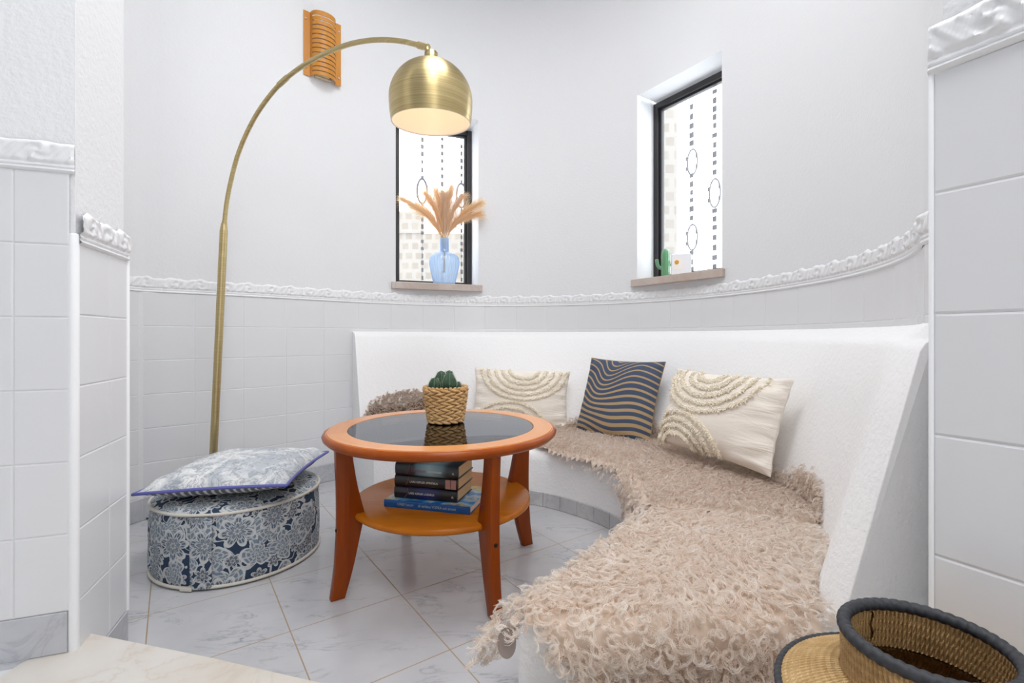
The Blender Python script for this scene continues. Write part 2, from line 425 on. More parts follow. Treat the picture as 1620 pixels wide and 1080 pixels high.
def window(idx, w, lines, ovals, fw):
    # local frame: u along the window (camera left to right), n outwards, z up
    A_, t_, n_ = w['A'], w['t'], w['n']; L = (w['B'] - w['A']).length
    M = Matrix(((t_.x, n_.x, 0, A_.x), (t_.y, n_.y, 0, A_.y), (0, 0, 1, 0), (0, 0, 0, 1)))
    d = w['d']; z0, z1 = SILL, LINT
    rt = bpy.data.objects.new('window_%d' % idx, None); COL.objects.link(rt); rt['kind'] = 'structure'
    def bars(u0, u1, a0, a1, f, y0, y1, b=0.004):
        return join(box(u0, u0 + f, y0, y1, a0, a1, b), box(u1 - f, u1, y0, y1, a0, a1, b), box(u0 + f, u1 - f, y0, y1, a1 - f, a1, b), box(u0 + f, u1 - f, y0, y1, a0, a0 + f * 0.8, b))
    fr = bars(-0.004, L + 0.004, z0 - 0.004, z1 - 0.012, fw, d - 0.018, d + 0.03)
    obj('frame', xf(fr, M), black_metal, rt)
    obj('casement', xf(bars(fw - 0.004, L - fw + 0.004, z0 + fw * 0.6, z1 - 0.012 - fw + 0.004, 0.016, d - 0.002, d + 0.026, 0.002), M), black_metal, rt)
    obj('pane', xf(box(fw, L - fw, d + 0.010, d + 0.014, z0 + fw * 0.6, z1 - fw), M), pane_m, rt)
    sl = obj('sill', xf(box(-0.028, L + 0.02, -0.028, d + 0.02, SILL - 0.042, SILL + 0.0015, 0.003), M), sill_m, rt)
    g = []
    rg = random.Random(idx)
    for (u, za, zb, bs) in lines:
        z = za
        while z < zb:
            if not any(abs(u - ou) < 0.02 and abs(z - oz) < oh for (ou, oz, ow, oh) in ovals):
                wd = bs * rg.uniform(0.75, 1.2); hh = rg.uniform(0.011, 0.017)
                g.append(box(u - wd / 2, u + wd / 2, d + 0.030, d + 0.036, z - hh, z + hh, 0.003))
            z += rg.uniform(0.044, 0.058)
        g.append(tube([(u, d + 0.04, za), (u, d + 0.04, zb)], 0.0016, 6))
    for (ou, oz, ow, oh) in ovals:
        g.append(tube([(ou + ow * math.cos(q), d + 0.04, oz + oh * math.sin(q)) for q in np.linspace(0, 2 * math.pi, 36)[:-1]], 0.0042 if idx == 2 else 0.007, 6, closed=True))
        for sgn in (-1, 1):
            for dz in (-0.45, 0.35): g.append(box(ou + sgn * ow - 0.006, ou + sgn * ow + 0.006, d + 0.030, d + 0.036, oz + dz * oh - 0.012, oz + dz * oh + 0.012, 0.003))
    obj('grille', xf(join(*g), M), grille_m, rt)
    pl = bpy.data.lights.new('daylight_portal', 'AREA'); pl.shape = 'RECTANGLE'; pl.size = L; pl.size_y = z1 - z0; pl.cycles.is_portal = True
    po = bpy.data.objects.new('daylight_portal', pl); COL.objects.link(po)
    cpt = A_ + t_ * (L / 2) + n_ * (d + 0.06); po.matrix_world = Matrix(((t_.x, 0, n_.x, cpt.x), (t_.y, 0, n_.y, cpt.y), (0, 1, 0, (z0 + z1) / 2), (0, 0, 0, 1)))
    return rt
def upx(w, x):   # coordinate along the pane for a picture column
    n_, A_, t_ = w['n'], w['A'], w['t']; k = (x - 810) / F; q = A_ + n_ * (w['d'] + 0.035)
    return (k * q.y - q.x) / (t_.x - k * t_.y)
w1, w2 = wins
zpx = lambda y, Z: HC + (532 - y) / F * Z
o1 = [(upx(w1, 668), zpx(302, 3.3), 0.034, 0.085), (upx(w1, 730), zpx(302, 3.3), 0.034, 0.085)]
window(1, w1, [(upx(w1, 668), SILL + 0.06, LINT - 0.06, 0.018), (upx(w1, 699.5), SILL + 0.06, LINT - 0.06, 0.018), (upx(w1, 730), SILL + 0.06, LINT - 0.06, 0.017)], o1, 0.036)
def w2z(x, y):
    u = upx(w2, x); q = w2['A'] + w2['t'] * u + w2['n'] * (w2['d'] + 0.035); return zpx(y, q.y)
o2 = [(upx(w2, 1094.5), w2z(1094.5, 256), 0.034, 0.075), (upx(w2, 1130), w2z(1130, 305), 0.034, 0.08), (upx(w2, 1094.5), w2z(1094.5, 375), 0.034, 0.075)]
window(2, w2, [(upx(w2, 1094.5), SILL + 0.05, LINT - 0.06, 0.024), (upx(w2, 1131), SILL + 0.05, LINT - 0.06, 0.026), (upx(w2, 1131) + 0.17, SILL + 0.05, LINT - 0.06, 0.018)], o2, 0.036)
# outside: pale stone garden wall and a pier seen through the glass
def mk_stone():
    s = NM('pale_stone_blocks'); v = s.coord('Object')
    b = s.n('ShaderNodeTexBrick'); b.offset = 0.37; s.l(v, b.inputs['Vector'])
    mp = s.n('ShaderNodeMapping'); s.l(v, mp.inputs[0]); mp.inputs['Rotation'].default_value = (R(90), 0, 0); s.l(mp.outputs[0], b.inputs['Vector'])
    b.inputs['Color1'].default_value = (0.185, 0.155, 0.12, 1); b.inputs['Color2'].default_value = (0.22, 0.19, 0.155, 1); b.inputs['Mortar'].default_value = (0.25, 0.225, 0.195, 1)
    b.inputs['Scale'].default_value = 1.0; b.inputs['Mortar Size'].default_value = 0.02; b.inputs['Brick Width'].default_value = 0.10; b.inputs['Row Height'].default_value = 0.10
    s.bsdf(b.outputs[0], 0.8); return s.m
stone = mk_stone()
obj('wall_garden', join(box(-3.5, 0.3, 4.9, 5.1, -0.3, 1.88), box(-1.35, -0.93, 4.88, 5.1, 1.88, 2.1)), stone, kind='structure')
obj('wall_outside', join(box(1.08, 1.2, 3.5, 3.62, -0.3, 3.2)), stone, kind='structure')

# ------------------------------------------------------------------ built-in bench
C0 = Vector((CX, CY, 0))
def pol(p, r, z=0.0): a = R(p); return Vector((CX + r * math.cos(a), CY + r * math.sin(a), z))
SZ = 0.268; YE = 0.95
Fpts = [(-0.71, 2.465), (-0.45, 2.465), (-0.2, 2.45), (0.09, 2.382), (0.29, 2.235), (0.43, 2.06), (0.485, 1.86), (0.475, 1.64), (0.39, 1.43), (0.26, 1.24), (0.13, 1.09), (0.012, 0.958)]
Fc_ = catmull([(x, y, 0) for x, y in Fpts], 6)
NB = len(Fc_)
def bench_col(k):
    t = k / (NB - 1); f = Fc_[k]
    pb = 122.3 + (-41.5 - 122.3) * t ** 0.85; pt = 122.3 + (-35.0 - 122.3) * t ** 0.85
    zt = 0.845 - 0.026 * min(1, t / 0.75)
    w = wp(max(pt, PR)); wl = W(max(pt, PR))
    tt = pol(pt, wl - 0.055, zt); bb = pol(pb, min(1.20, wl - 0.2), SZ)
    if k == NB - 1: bb = Vector((0.655, YE, SZ)); tt = Vector((0.822, YE + 0.012, zt)); w = Vector((0.842, YE + 0.014, 0))
    ra = (tt - bb); rad = (bb - f); rad.z = 0; rad.normalize()
    f0 = Vector((f.x, f.y, 0.0))
    pts = [f0, f0 + Vector((0, 0, 0.215)), f0 + rad * 0.006 + Vector((0, 0, 0.242)), f0 + rad * 0.022 + Vector((0, 0, 0.26)), f0 + rad * 0.05 + Vector((0, 0, SZ)),
           bb - rad * 0.03, bb + ra * 0.012 + rad * 0.002, bb + ra * 0.06, bb + ra * 0.35, bb + ra * 0.7, tt - ra * 0.035, tt + rad * 0.006 + Vector((0, 0, -0.002)), tt + rad * 0.02 + Vector((0, 0, 0.006)),
           Vector((w.x, w.y, 0.86)), Vector((w.x, w.y, 0.0))]
    return pts
cols = [bench_col(k) for k in range(NB)]
npt = len(cols[0])
bv, bf = grid(lambda i, j: cols[i][j], NB, npt)
bf += [tuple(range(0, npt * NB, NB)), tuple(range(NB - 1, npt * NB, NB))[::-1]]
bench = thing('built_in_bench', 'curved white plastered masonry bench with a tall backrest, built against the round wall', 'bench', (0.2, 2.6, 0))
o = obj('bench_body', (bv, bf), bench_plaster, bench, smooth=True, auto=38)
import bmesh
bm = bmesh.new(); bm.from_mesh(o.data); bmesh.ops.recalc_face_normals(bm, faces=bm.faces)
sel = [e for e in bm.edges if len(e.link_faces) == 2 and e.calc_face_angle(0) > R(50) and max(v.co.z for v in e.verts) > 0.05 and any(len(f.verts) > 8 for f in e.link_faces)]
bmesh.ops.bevel(bm, geom=sel, offset=0.016, segments=3, profile=0.5, affect='EDGES', clamp_overlap=True)
for f in bm.faces: f.smooth = True
bm.to_mesh(o.data); bm.free(); o.data.set_sharp_from_angle(angle=R(60))
# marble plinth along its foot
fl = [0.0]
for k in range(1, NB): fl.append(fl[-1] + (Fc_[k] - Fc_[k - 1]).length)
def fpath(s, off, z):
    x = float(np.interp(s, fl, [p.x for p in Fc_])); y = float(np.interp(s, fl, [p.y for p in Fc_]))
    x2 = float(np.interp(s + 0.01, fl, [p.x for p in Fc_])); y2 = float(np.interp(s + 0.01, fl, [p.y for p in Fc_]))
    x1 = float(np.interp(s - 0.01, fl, [p.x for p in Fc_])); y1 = float(np.interp(s - 0.01, fl, [p.y for p in Fc_]))
    n = Vector((y2 - y1, -(x2 - x1), 0)); n.normalize()
    if n.dot(C0 - Vector((x, y, 0))) < 0: n = -n
    return Vector((x, y, z)) + n * off
pl = list(np.arange(0.0, fl[-1] - 0.05, 0.098)) + [fl[-1]]
obj('plinth', tiles(fpath, pl, [0.0, 0.07], 0.0, 2, 0.0018, 0.007), base_b, bench, smooth=True, auto=30)
rebase(bench)

# ------------------------------------------------------------------ round coffee table
TC = Vector((-0.248, 1.722, 0)); TZ = 0.512
table = thing('coffee_table', 'round cherry wood coffee table with a dark glass centre and a lower shelf', 'table', TC)
prof = [(0.318, TZ - 0.036), (0.372, TZ - 0.036), (0.392, TZ - 0.031), (0.403, TZ - 0.021), (0.405, TZ - 0.013), (0.400, TZ - 0.005), (0.3935, TZ - 0.0025)]
topp = [(0.3935, TZ - 0.0025), (0.3925, TZ - 0.0045), (0.390, TZ - 0.0045), (0.389, TZ), (0.326, TZ), (0.3245, TZ - 0.0015), (0.3245, TZ - 0.012), (0.318, TZ - 0.012), (0.318, TZ - 0.036)]
def ringlathe(prof, n=96):
    V = [(r * math.cos(2 * math.pi * i / n), r * math.sin(2 * math.pi * i / n), z) for r, z in prof for i in range(n)]
    Fc = [(j * n + i, j * n + (i + 1) % n, (j + 1) * n + (i + 1) % n, (j + 1) * n + i) for j in range(len(prof) - 1) for i in range(n)]
    return V, Fc
def mk_ringwood(name, c1, c2):      # veneer segments on the ring, grain along each segment
    s = NM(name); v = s.coord()
    sep = s.n('ShaderNodeSeparateXYZ'); s.l(v, sep.inputs[0])
    a = s.math('DIVIDE', s.math('ARCTAN2', sep.outputs[1], sep.outputs[0]), 2 * math.pi)
    seg = s.math('FLOOR', s.math('ADD', s.math('MULTIPLY', a, 8), 8.45))
    r = s.math('SQRT', s.math('ADD', s.math('MULTIPLY', sep.outputs[0], sep.outputs[0]), s.math('MULTIPLY', sep.outputs[1], sep.outputs[1])))
    cb = s.n('ShaderNodeCombineXYZ'); s.put(cb.inputs[0], s.math('MULTIPLY', r, 90)); s.put(cb.inputs[1], s.math('MULTIPLY', a, 9)); s.put(cb.inputs[2], s.math('MULTIPLY', seg, 7.3))
    n = s.noise(cb.outputs[0], 1.0, 4, 0.6, 0.4)
    wn = s.n('ShaderNodeTexWhiteNoise', noise_dimensions='1D'); s.l(seg, wn.inputs['W'])
    f = s.math('ADD', s.math('MULTIPLY', n, 0.6), s.math('MULTIPLY', wn.outputs[0], 0.35))
    s.bsdf(s.ramp(f, [(0.2, c1), (0.8, c2)]), 0.3, **{'Coat Weight': 0.3, 'Coat Roughness': 0.12}); return s.m
obj('table_top', ringlathe(topp), mk_ringwood('cherry_veneer_ring', srgb(206, 126, 54), srgb(228, 154, 78)), table, smooth=True, auto=30)
obj('top_edge', ringlathe(prof), wood_edge, table, smooth=True)
def mk_glass():
    s = NM('smoked_glass')
    tr = s.n('ShaderNodeBsdfTransparent'); tr.inputs[0].default_value = (0.56, 0.57, 0.58, 1)
    gl = s.n('ShaderNodeBsdfGlossy'); gl.inputs['Roughness'].default_value = 0.015; gl.inputs[0].default_value = (0.92, 0.95, 1, 1)
    fr = s.n('ShaderNodeFresnel'); fr.inputs[0].default_value = 1.5
    mx = s.n('ShaderNodeMixShader'); s.l(fr.outputs[0], mx.inputs[0]); s.l(tr.outputs[0], mx.inputs[1]); s.l(gl.outputs[0], mx.inputs[2])
    s.l(mx.outputs[0], s.out.inputs[0]); return s.m
g = lathe([(0.0, TZ - 0.0085), (0.3235, TZ - 0.0085), (0.3235, TZ - 0.003), (0.322, TZ - 0.0015), (0.0, TZ - 0.0015)], 96)
obj('glass_insert', g, mk_glass(), table, smooth=True, auto=30)['label'] = 'dark smoked glass disc'
SH = 0.262
obj('lower_shelf', lathe([(0, SH - 0.022), (0.304, SH - 0.022), (0.312, SH - 0.017), (0.314, SH - 0.011), (0.312, SH - 0.004), (0.307, SH), (0, SH)], 96), wood_shelf, table, smooth=True, auto=40)
# sabre legs: outline in the radial plane, flat board
outer = [(0.374, TZ - 0.03), (0.371, 0.42), (0.368, 0.34), (0.367, 0.26), (0.369, 0.18), (0.375, 0.09), (0.387, 0.0)]
inner = [(0.344, 0.0), (0.318, 0.09), (0.298, 0.18), (0.286, 0.235), (0.283, 0.262), (0.292, 0.30), (0.306, 0.36), (0.316, 0.42), (0.320, 0.455), (0.320, TZ - 0.03)]
sm = lambda P: [(p.x, p.z) for p in catmull([(r, 0, z) for r, z in P], 5)]
outl = sm(outer) + sm(inner)
def legvf(a, th=0.0155):
    import bmesh as B_
    n = len(outl); bm = B_.new()
    vs_ = [[bm.verts.new((r, s * th, z)) for r, z in outl] for s in (-1, 1)]
    bm.faces.new(vs_[0][::-1]); bm.faces.new(vs_[1])
    for i in range(n): bm.faces.new((vs_[0][i], vs_[0][(i + 1) % n], vs_[1][(i + 1) % n], vs_[1][i]))
    B_.ops.recalc_face_normals(bm, faces=bm.faces)
    ed = [e for e in bm.edges if any(len(f.verts) > 4 for f in e.link_faces)]
    B_.ops.bevel(bm, geom=ed, offset=0.004, segments=2, profile=0.5, affect='EDGES')
    bm.verts.index_update()
    v = [tuple(v.co) for v in bm.verts]; f = [tuple(q.index for q in p.verts) for p in bm.faces]; bm.free()
    return xf((v, f), Matrix.Rotation(a, 4, 'Z'))
bolt_m = plain('dark_bolt', srgb(50, 42, 38), 0.35, Metallic=0.8)
for deg in (-57, 33, 123, 213):
    lg = obj('leg', legvf(R(deg)), wood_leg, table, smooth=True, auto=35)
    bh = lathe([(0, 0), (0.0065, 0), (0.0065, 0.003), (0.003, 0.005), (0.0, 0.005)], 16)
    obj('bolt', xf(bh, Matrix.Rotation(R(deg), 4, 'Z') @ Matrix.Translation((0.3665, 0.0, 0.215)) @ Matrix.Rotation(R(90), 4, 'Y')), bolt_m, lg, smooth=True, auto=40)

# ------------------------------------------------------------------ books
def mk_cover(name, stops, axis=0, lo=-0.12, hi=0.12, rough=0.35, sc=None):
    s = NM(name); v = s.coord(); sep = s.n('ShaderNodeSeparateXYZ'); s.l(v, sep.inputs[0])
    f = s.math('DIVIDE', s.math('SUBTRACT', sep.outputs[axis], lo), hi - lo)
    n = s.noise(v, 25, 3)
    f = s.math('ADD', f, s.math('MULTIPLY', s.math('SUBTRACT', n, 0.5), 0.12))
    s.bsdf(s.ramp(f, stops), rough, **{'Coat Weight': 0.3}); return s.m
paper = NM('book_pages'); _v = paper.coord('Object', (1, 1, 900))
paper.bsdf(paper.ramp(paper.noise(_v, 1.0, 2), [(0.3, srgb(196, 160, 116)), (0.7, srgb(226, 194, 150))]), 0.85); paper = paper.m
paper_w = plain('white_pages', srgb(225, 215, 205), 0.8)
def text_vf(txt, size, width=None):
    cu = bpy.data.curves.new('t', 'FONT'); cu.body = txt; cu.size = size; cu.extrude = 0.0002; cu.align_x = 'LEFT'; cu.resolution_u = 3
    ob = bpy.data.objects.new('t', cu); COL.objects.link(ob)
    dg = bpy.context.evaluated_depsgraph_get(); dg.update()
    me = bpy.data.meshes.new_from_object(ob.evaluated_get(dg))
    V = [tuple(v.co) for v in me.vertices]; Fc = [tuple(p.vertices) for p in me.polygons]
    bpy.data.objects.remove(ob); bpy.data.curves.remove(cu); bpy.data.meshes.remove(me)
    if width:
        x0 = min(v[0] for v in V); x1 = max(v[0] for v in V); k = width / (x1 - x0)
        V = [((v[0] - x0) * k, v[1], v[2]) for v in V]
    return V, Fc
def book(p, q, z, th, dep, cover, label, texts, pages=paper, rnd=True, extra=None):
    """p, q: lower left and right ends of the spine on the floor plan; the spine faces the viewer"""
    p = Vector((p[0], p[1], z)); q = Vector((q[0], q[1], z)); L = (q - p).length; t = (q - p).normalized()
    ang_ = math.atan2(t.y, t.x)
    b = thing('book', label, 'book', p + t * L / 2, 'books on the table shelf'); b.rotation_euler = (0, 0, ang_)
    h = L / 2; c = 0.0028
    covers = [box(-h, h, 0.002, dep, 0, c, 0.001), box(-h, h, 0.002, dep, th - c, th, 0.001)]
    n = 9; sp = []
    for i in range(n):
        a = math.pi * i / (n - 1); k = 0.006 if rnd else 0.001
        sp.append((0.002 - k * math.sin(a), th / 2 - th / 2 * math.cos(a)))
    V = [(s * h, y, zz_) for s in (-1, 1) for (y, zz_) in sp + [(0.006, th), (0.006, 0)]]; m = n + 2
    covers.append((V, [tuple(range(m)), tuple(range(2 * m - 1, m - 1, -1))] + [(i, (i + 1) % m, m + (i + 1) % m, m + i) for i in range(m)]))
    obj('cover', join(*covers), cover, b, smooth=True, auto=35)
    obj('pages', box(-h + 0.003, h - 0.003, 0.004, dep - 0.004, c, th - c), pages, b)
    bulge = 0.0058 if rnd else 0.0006
    for (tx, x0, wid, zc, sz, m_) in texts:
        vf = text_vf(tx, sz, wid)
        M = Matrix.Translation((x0, 0.002 - bulge - 0.0007, zc)) @ Matrix.Rotation(R(90), 4, 'X')
        obj('spine_title', xf(vf, M), m_, b)
    for (nm_, vf, m_) in (extra or []): obj(nm_, vf, m_, b)
    return b
ink_w = plain('silver_ink', srgb(215, 215, 212), 0.5); ink_r = plain('red_ink', srgb(150, 45, 80), 0.5); ink_g = plain('gold_ink', srgb(170, 180, 170), 0.5)
ink_k = plain('pale_red_ink', srgb(150, 80, 80), 0.5); skin_band = plain('rose_band', srgb(172, 122, 112), 0.5)
P = lambda x, y: Vector((x, y))
d15 = P(0.9673, -0.2537); n15 = P(0.2537, 0.9673)
bp = P(-0.428, 1.604)
blue_cov = NM('blue_atlas_cover'); _v = blue_cov.coord(); _n = blue_cov.noise(_v, 16, 2); _s = blue_cov.n('ShaderNodeSeparateXYZ'); blue_cov.l(_v, _s.inputs[0])
_top = blue_cov.ramp(_n, [(0.36, srgb(20, 95, 165)), (0.46, srgb(70, 140, 190)), (0.52, srgb(180, 190, 195)), (0.60, srgb(120, 150, 175)), (0.66, srgb(215, 175, 40)), (0.74, srgb(80, 110, 150))])
_onTop = blue_cov.math('MULTIPLY', blue_cov.math('GREATER_THAN', _s.outputs[2], 0.0205), blue_cov.math('GREATER_THAN', _s.outputs[1], 0.004))
blue_cov.bsdf(blue_cov.mix(_onTop, srgb(8, 82, 150), _top), 0.3); blue_cov = blue_cov.m
book(bp, bp + d15 * 0.304, SH, 0.024, 0.215, blue_cov, 'large flat blue book at the bottom of the stack on the table shelf',
     [('CORBET DALUM', -0.103, 0.058, 0.009, 0.0105, ink_g), ('all världens VODKA och akvavit', -0.028, 0.132, 0.009, 0.0125, ink_g)], paper_w, False)
bz = SH + 0.0243; sp0 = P(-0.3965, 1.6245)
def mark(x0, x1, pts, r=0.0009): return tube([(x, -0.0052, z) for x, z in pts], r, 6)
cov3 = mk_cover('midnight_blue_cover', [(0.05, srgb(10, 10, 16)), (0.32, srgb(12, 14, 46)), (0.5, srgb(26, 32, 92)), (0.62, srgb(22, 26, 78)), (0.75, srgb(8, 8, 14))])
book(sp0, sp0 + d15 * 0.225, bz, 0.039, 0.145, cov3, 'dark blue hardback novel just above the flat blue book',
     [('LARS KEPLER LAZARUS', -0.058, 0.092, 0.017, 0.0095, ink_w), ('AL', 0.094, 0.008, 0.015, 0.010, ink_w)],
     extra=[('spine_mark', mark(0, 0, [(-0.062, 0.036), (-0.061, 0.022), (-0.067, 0.013), (-0.074, 0.004)]), ink_k)])
cov2 = mk_cover('black_cover', [(0.05, srgb(14, 12, 12)), (0.4, srgb(26, 22, 18)), (0.6, srgb(40, 36, 24)), (0.72, srgb(16, 14, 14)), (0.9, srgb(16, 14, 14))])
book(sp0 + d15 * 0.001 + n15 * 0.001, sp0 + d15 * 0.227 + n15 * 0.001, bz + 0.0393, 0.038, 0.147, cov2, 'black hardback novel with a rose band in the middle of the stack',
     [('LARS KEPLER SPINDELN', -0.056, 0.100, 0.016, 0.0095, ink_w), ('A', 0.097, 0.005, 0.015, 0.009, ink_w)],
     extra=[('spine_band', join(box(0.071, 0.088, -0.0052, 0.0, 0.004, 0.034, 0.001), box(0.0895, 0.108, -0.0052, 0.0, 0.004, 0.034, 0.001)), skin_band),
            ('spine_mark', mark(0, 0, [(-0.060, 0.036), (-0.060, 0.024), (-0.064, 0.016), (-0.070, 0.008)]), ink_k)])
cov1 = mk_cover('teal_grey_cover', [(0.03, srgb(16, 16, 18)), (0.30, srgb(22, 24, 28)), (0.36, srgb(92, 118, 128)), (0.55, srgb(140, 168, 176)), (0.72, srgb(104, 128, 136)), (0.82, srgb(40, 48, 52)), (0.95, srgb(28, 32, 34))])
book(sp0 + d15 * 0.003, sp0 + d15 * 0.229, bz + 0.0776, 0.041, 0.145, cov1, 'grey teal hardback novel on top of the stack on the table shelf',
     [('LARS KEPLER', -0.052, 0.050, 0.015, 0.0095, ink_r), ('SANDMANNEN', 0.004, 0.052, 0.015, 0.0095, ink_w), ('AL', 0.092, 0.008, 0.014, 0.010, ink_w)],
     extra=[('spine_mark', mark(0, 0, [(-0.058, 0.038), (-0.057, 0.026), (-0.063, 0.016), (-0.070, 0.006)]), ink_r)])

# ------------------------------------------------------------------ potted cactus on the table
pc = thing('potted_cactus', 'small ribbed cactus in a woven seagrass basket pot on the glass table top', 'plant', (-0.247, 1.788, TZ - 0.001))
def mk_straw(name, c1, c2, sc=60, strands=0):
    s = NM(name); v = s.coord(); n = s.noise(v, sc, 3); kw = {}
    if strands:
        sp = s.n('ShaderNodeSeparateXYZ'); s.l(v, sp.inputs[0]); a = s.math('ARCTAN2', sp.outputs[1], sp.outputs[0])
        r = s.math('SQRT', s.math('ADD', s.math('MULTIPLY', sp.outputs[0], sp.outputs[0]), s.math('MULTIPLY', sp.outputs[1], sp.outputs[1])))
        q = s.math('ADD', s.math('MULTIPLY', a, strands / 2), s.math('MULTIPLY', sp.outputs[2], 40.0))
        h1 = s.math('ABSOLUTE', s.math('SINE', q))
        tw = s.math('SINE', s.math('ADD', s.math('MULTIPLY', q, 2.0), s.math('MULTIPLY', s.math('SUBTRACT', sp.outputs[2], r), 620.0)))
        kw['Normal'] = s.bump(s.math('ADD', s.math('MULTIPLY', h1, 0.7), s.math('MULTIPLY', tw, 0.22)), 0.65, 0.006)
    s.bsdf(s.ramp(n, [(0.3, c1), (0.7, c2)]), 0.65, **kw); return s.m
straw = mk_straw('seagrass', srgb(186, 142, 88), srgb(222, 182, 126))
straw_dk = plain('seagrass_gap', srgb(96, 64, 34), 0.9)
PH = 0.132
def potr(z): return 0.060 + (0.079 - 0.060) * (z / PH) ** 0.85
core = obj('basket', lathe([(0, 0.002), (0.054, 0.002), (0.058, 0.01), (potr(0.07) - 0.004, 0.07), (potr(PH) - 0.005, PH - 0.004), (potr(PH) - 0.010, PH - 0.004), (potr(PH) - 0.012, PH - 0.018), (0, PH - 0.018)], 40), straw_dk, pc, smooth=True, auto=50)
wv = []
nrow, nst = 11, 13
for r_ in range(nrow):
    z = 0.010 + r_ * (PH - 0.014) / (nrow - 0.6)
    for k in range(nst):
        a0 = 2 * math.pi * (k + 0.5 * (r_ % 2)) / nst; da = 2 * math.pi / nst * 0.64
        pts = []
        for q in range(7):
            u = q / 6 * 2 - 1; a = a0 + u * da
            pts.append(((potr(z) - 0.001 + 0.0042 * (1 - u * u)) * math.cos(a), (potr(z) - 0.001 + 0.0042 * (1 - u * u)) * math.sin(a), z + 0.0055 * u * (1 if r_ % 2 else -1)))
        rd = [0.0058 * (1 - 0.55 * abs(q / 6 * 2 - 1) ** 2) for q in range(7)]
        wv.append(tube(pts, rd, 8))
obj('weave', join(*wv), straw, core, smooth=True)
rim = []
for k in range(30):
    a0 = 2 * math.pi * k / 30
    rim.append(tube([((potr(PH) - 0.002 + 0.003 * math.sin(q)) * math.cos(a0 + 0.09 * q / 3), (potr(PH) - 0.002 + 0.003 * math.sin(q)) * math.sin(a0 + 0.09 * q / 3), PH - 0.003 + 0.004 * math.sin(q * 1.0)) for q in np.linspace(-0.4, 3.5, 6)], 0.0048, 7))
obj('rim', join(*rim), straw, core, smooth=True)
obj('soil', lathe([(0, PH - 0.017), (potr(PH) - 0.0125, PH - 0.017), (potr(PH) - 0.0125, PH - 0.014), (0, PH - 0.012)], 32), plain('potting_soil', srgb(60, 46, 34), 0.95), pc, smooth=True)
def mk_cactus():
    s = NM('cactus_skin'); v = s.coord(); n = s.noise(v, 60, 3)
    s.bsdf(s.ramp(n, [(0.3, srgb(34, 62, 44)), (0.7, srgb(58, 92, 64))]), 0.5); return s.m
cact_m = mk_cactus(); spine_m = plain('cactus_areole', srgb(190, 196, 170), 0.8)
for (x, y, r_, h_, ribs) in ((0.016, -0.016, 0.029, 0.067, 6), (-0.018, 0.012, 0.029, 0.073, 6), (-0.038, -0.020, 0.024, 0.050, 6), (0.047, 0.0, 0.013, 0.034, 5), (0.010, 0.026, 0.025, 0.074, 6)):
    pr = [(0.0, 0)] + [(r_ * (0.72 + 0.28 * math.sin(math.pi * min(1, t * 1.25))) * math.sqrt(max(0, 1 - max(0, (t - 0.5) / 0.5) ** 3.2)), h_ * t) for t in np.linspace(0.02, 1, 14)]
    sh = random.uniform(0, 1)
    st = obj('cactus_stem', lathe(pr, 48, (x, y, PH - 0.014), rip=lambda a, j, r, z: -r * 0.24 * (1 - abs(math.cos((a + sh) * ribs / 2)) ** 0.8)), cact_m, pc, smooth=True)
    sp_ = []
    for k in range(ribs):
        a = 2 * math.pi * k / ribs - sh
        for (r, z) in pr[3:-1]:
            q = Vector((x + r * math.cos(a), y + r * math.sin(a), PH - 0.014 + z))
            for e in range(2):
                dv = Vector((math.cos(a), math.sin(a), 0.5)) + Vector((random.uniform(-.6, .6), random.uniform(-.6, .6), random.uniform(-.3, .6)))
                sp_.append(tube([q, q + dv.normalized() * 0.0045], [0.0009, 0.0003], 4))
    obj('spines', join(*sp_), spine_m, st)

# ------------------------------------------------------------------ arc floor lamp
def mk_brass(name, rough=0.3, aniso=0.6):
    s = NM(name); v = s.coord('Object', (1, 1, 90)); n = s.noise(v, 3, 4, 0.6)
    c = s.ramp(n, [(0.3, srgb(176, 156, 108)), (0.7, srgb(206, 188, 142))])
    s.bsdf(c, rough, Metallic=1.0, Anisotropic=aniso, Tangent=s.tang(), **{'Anisotropic Rotation': 0.25}, Normal=s.bump(n, 0.12, 0.001)); return s.m
brass = mk_brass('brushed_brass', 0.36, 0.75); brass_t = mk_brass('brass_tube', 0.35, 0.0)
lamp_foot = px(333, 0, 2.2); lamp_foot.z = 0
lamp = thing('arc_floor_lamp', 'antique brass arc floor lamp with a dome shade hanging over the coffee table', 'lamp', lamp_foot)
obj('base', lathe([(0, 0), (0.112, 0), (0.115, 0.004), (0.115, 0.022), (0.110, 0.028), (0.02, 0.030), (0.02, 0.045), (0, 0.045)], 48, lamp_foot), brass, lamp, smooth=True, auto=40)
ptop = px(354, 365, 2.2)
pole_dir = (ptop - lamp_foot).normalized()
obj('pole', tube([lamp_foot + pole_dir * 0.03, ptop], 0.0165, 20), brass_t, lamp, smooth=True, auto=40)
arm_px = [(355, 352), (359, 318), (366, 283), (376, 246), (391, 209), (413, 170), (446, 130), (489, 98), (540, 74), (585, 64), (630, 64.5), (668, 73)]
def dz(x): return 2.2 + (1.712 - 2.2) * (x - 354) / (680 - 354)
armp = catmull([px(x, y, dz(x)) for x, y in arm_px], 6)
i1 = len(armp) * 7 // 12 - 6
obj('arm', tube([ptop] + armp, [0.011] * 2 + [0.0095] * (len(armp) - 1), 14), brass_t, lamp, smooth=True)
obj('collar', tube([ptop + pole_dir * -0.005, ptop + pole_dir * 0.032], [0.0165, 0.0125], 18), brass_t, lamp, smooth=True, auto=40)
obj('collar', tube([armp[36] - (armp[37] - armp[36]).normalized() * 0.02, armp[36] + (armp[37] - armp[36]).normalized() * 0.035], 0.0115, 16), brass_t, lamp, smooth=True, auto=40)
tip = armp[-1]; tdir = (armp[-1] - armp[-2]).normalized()
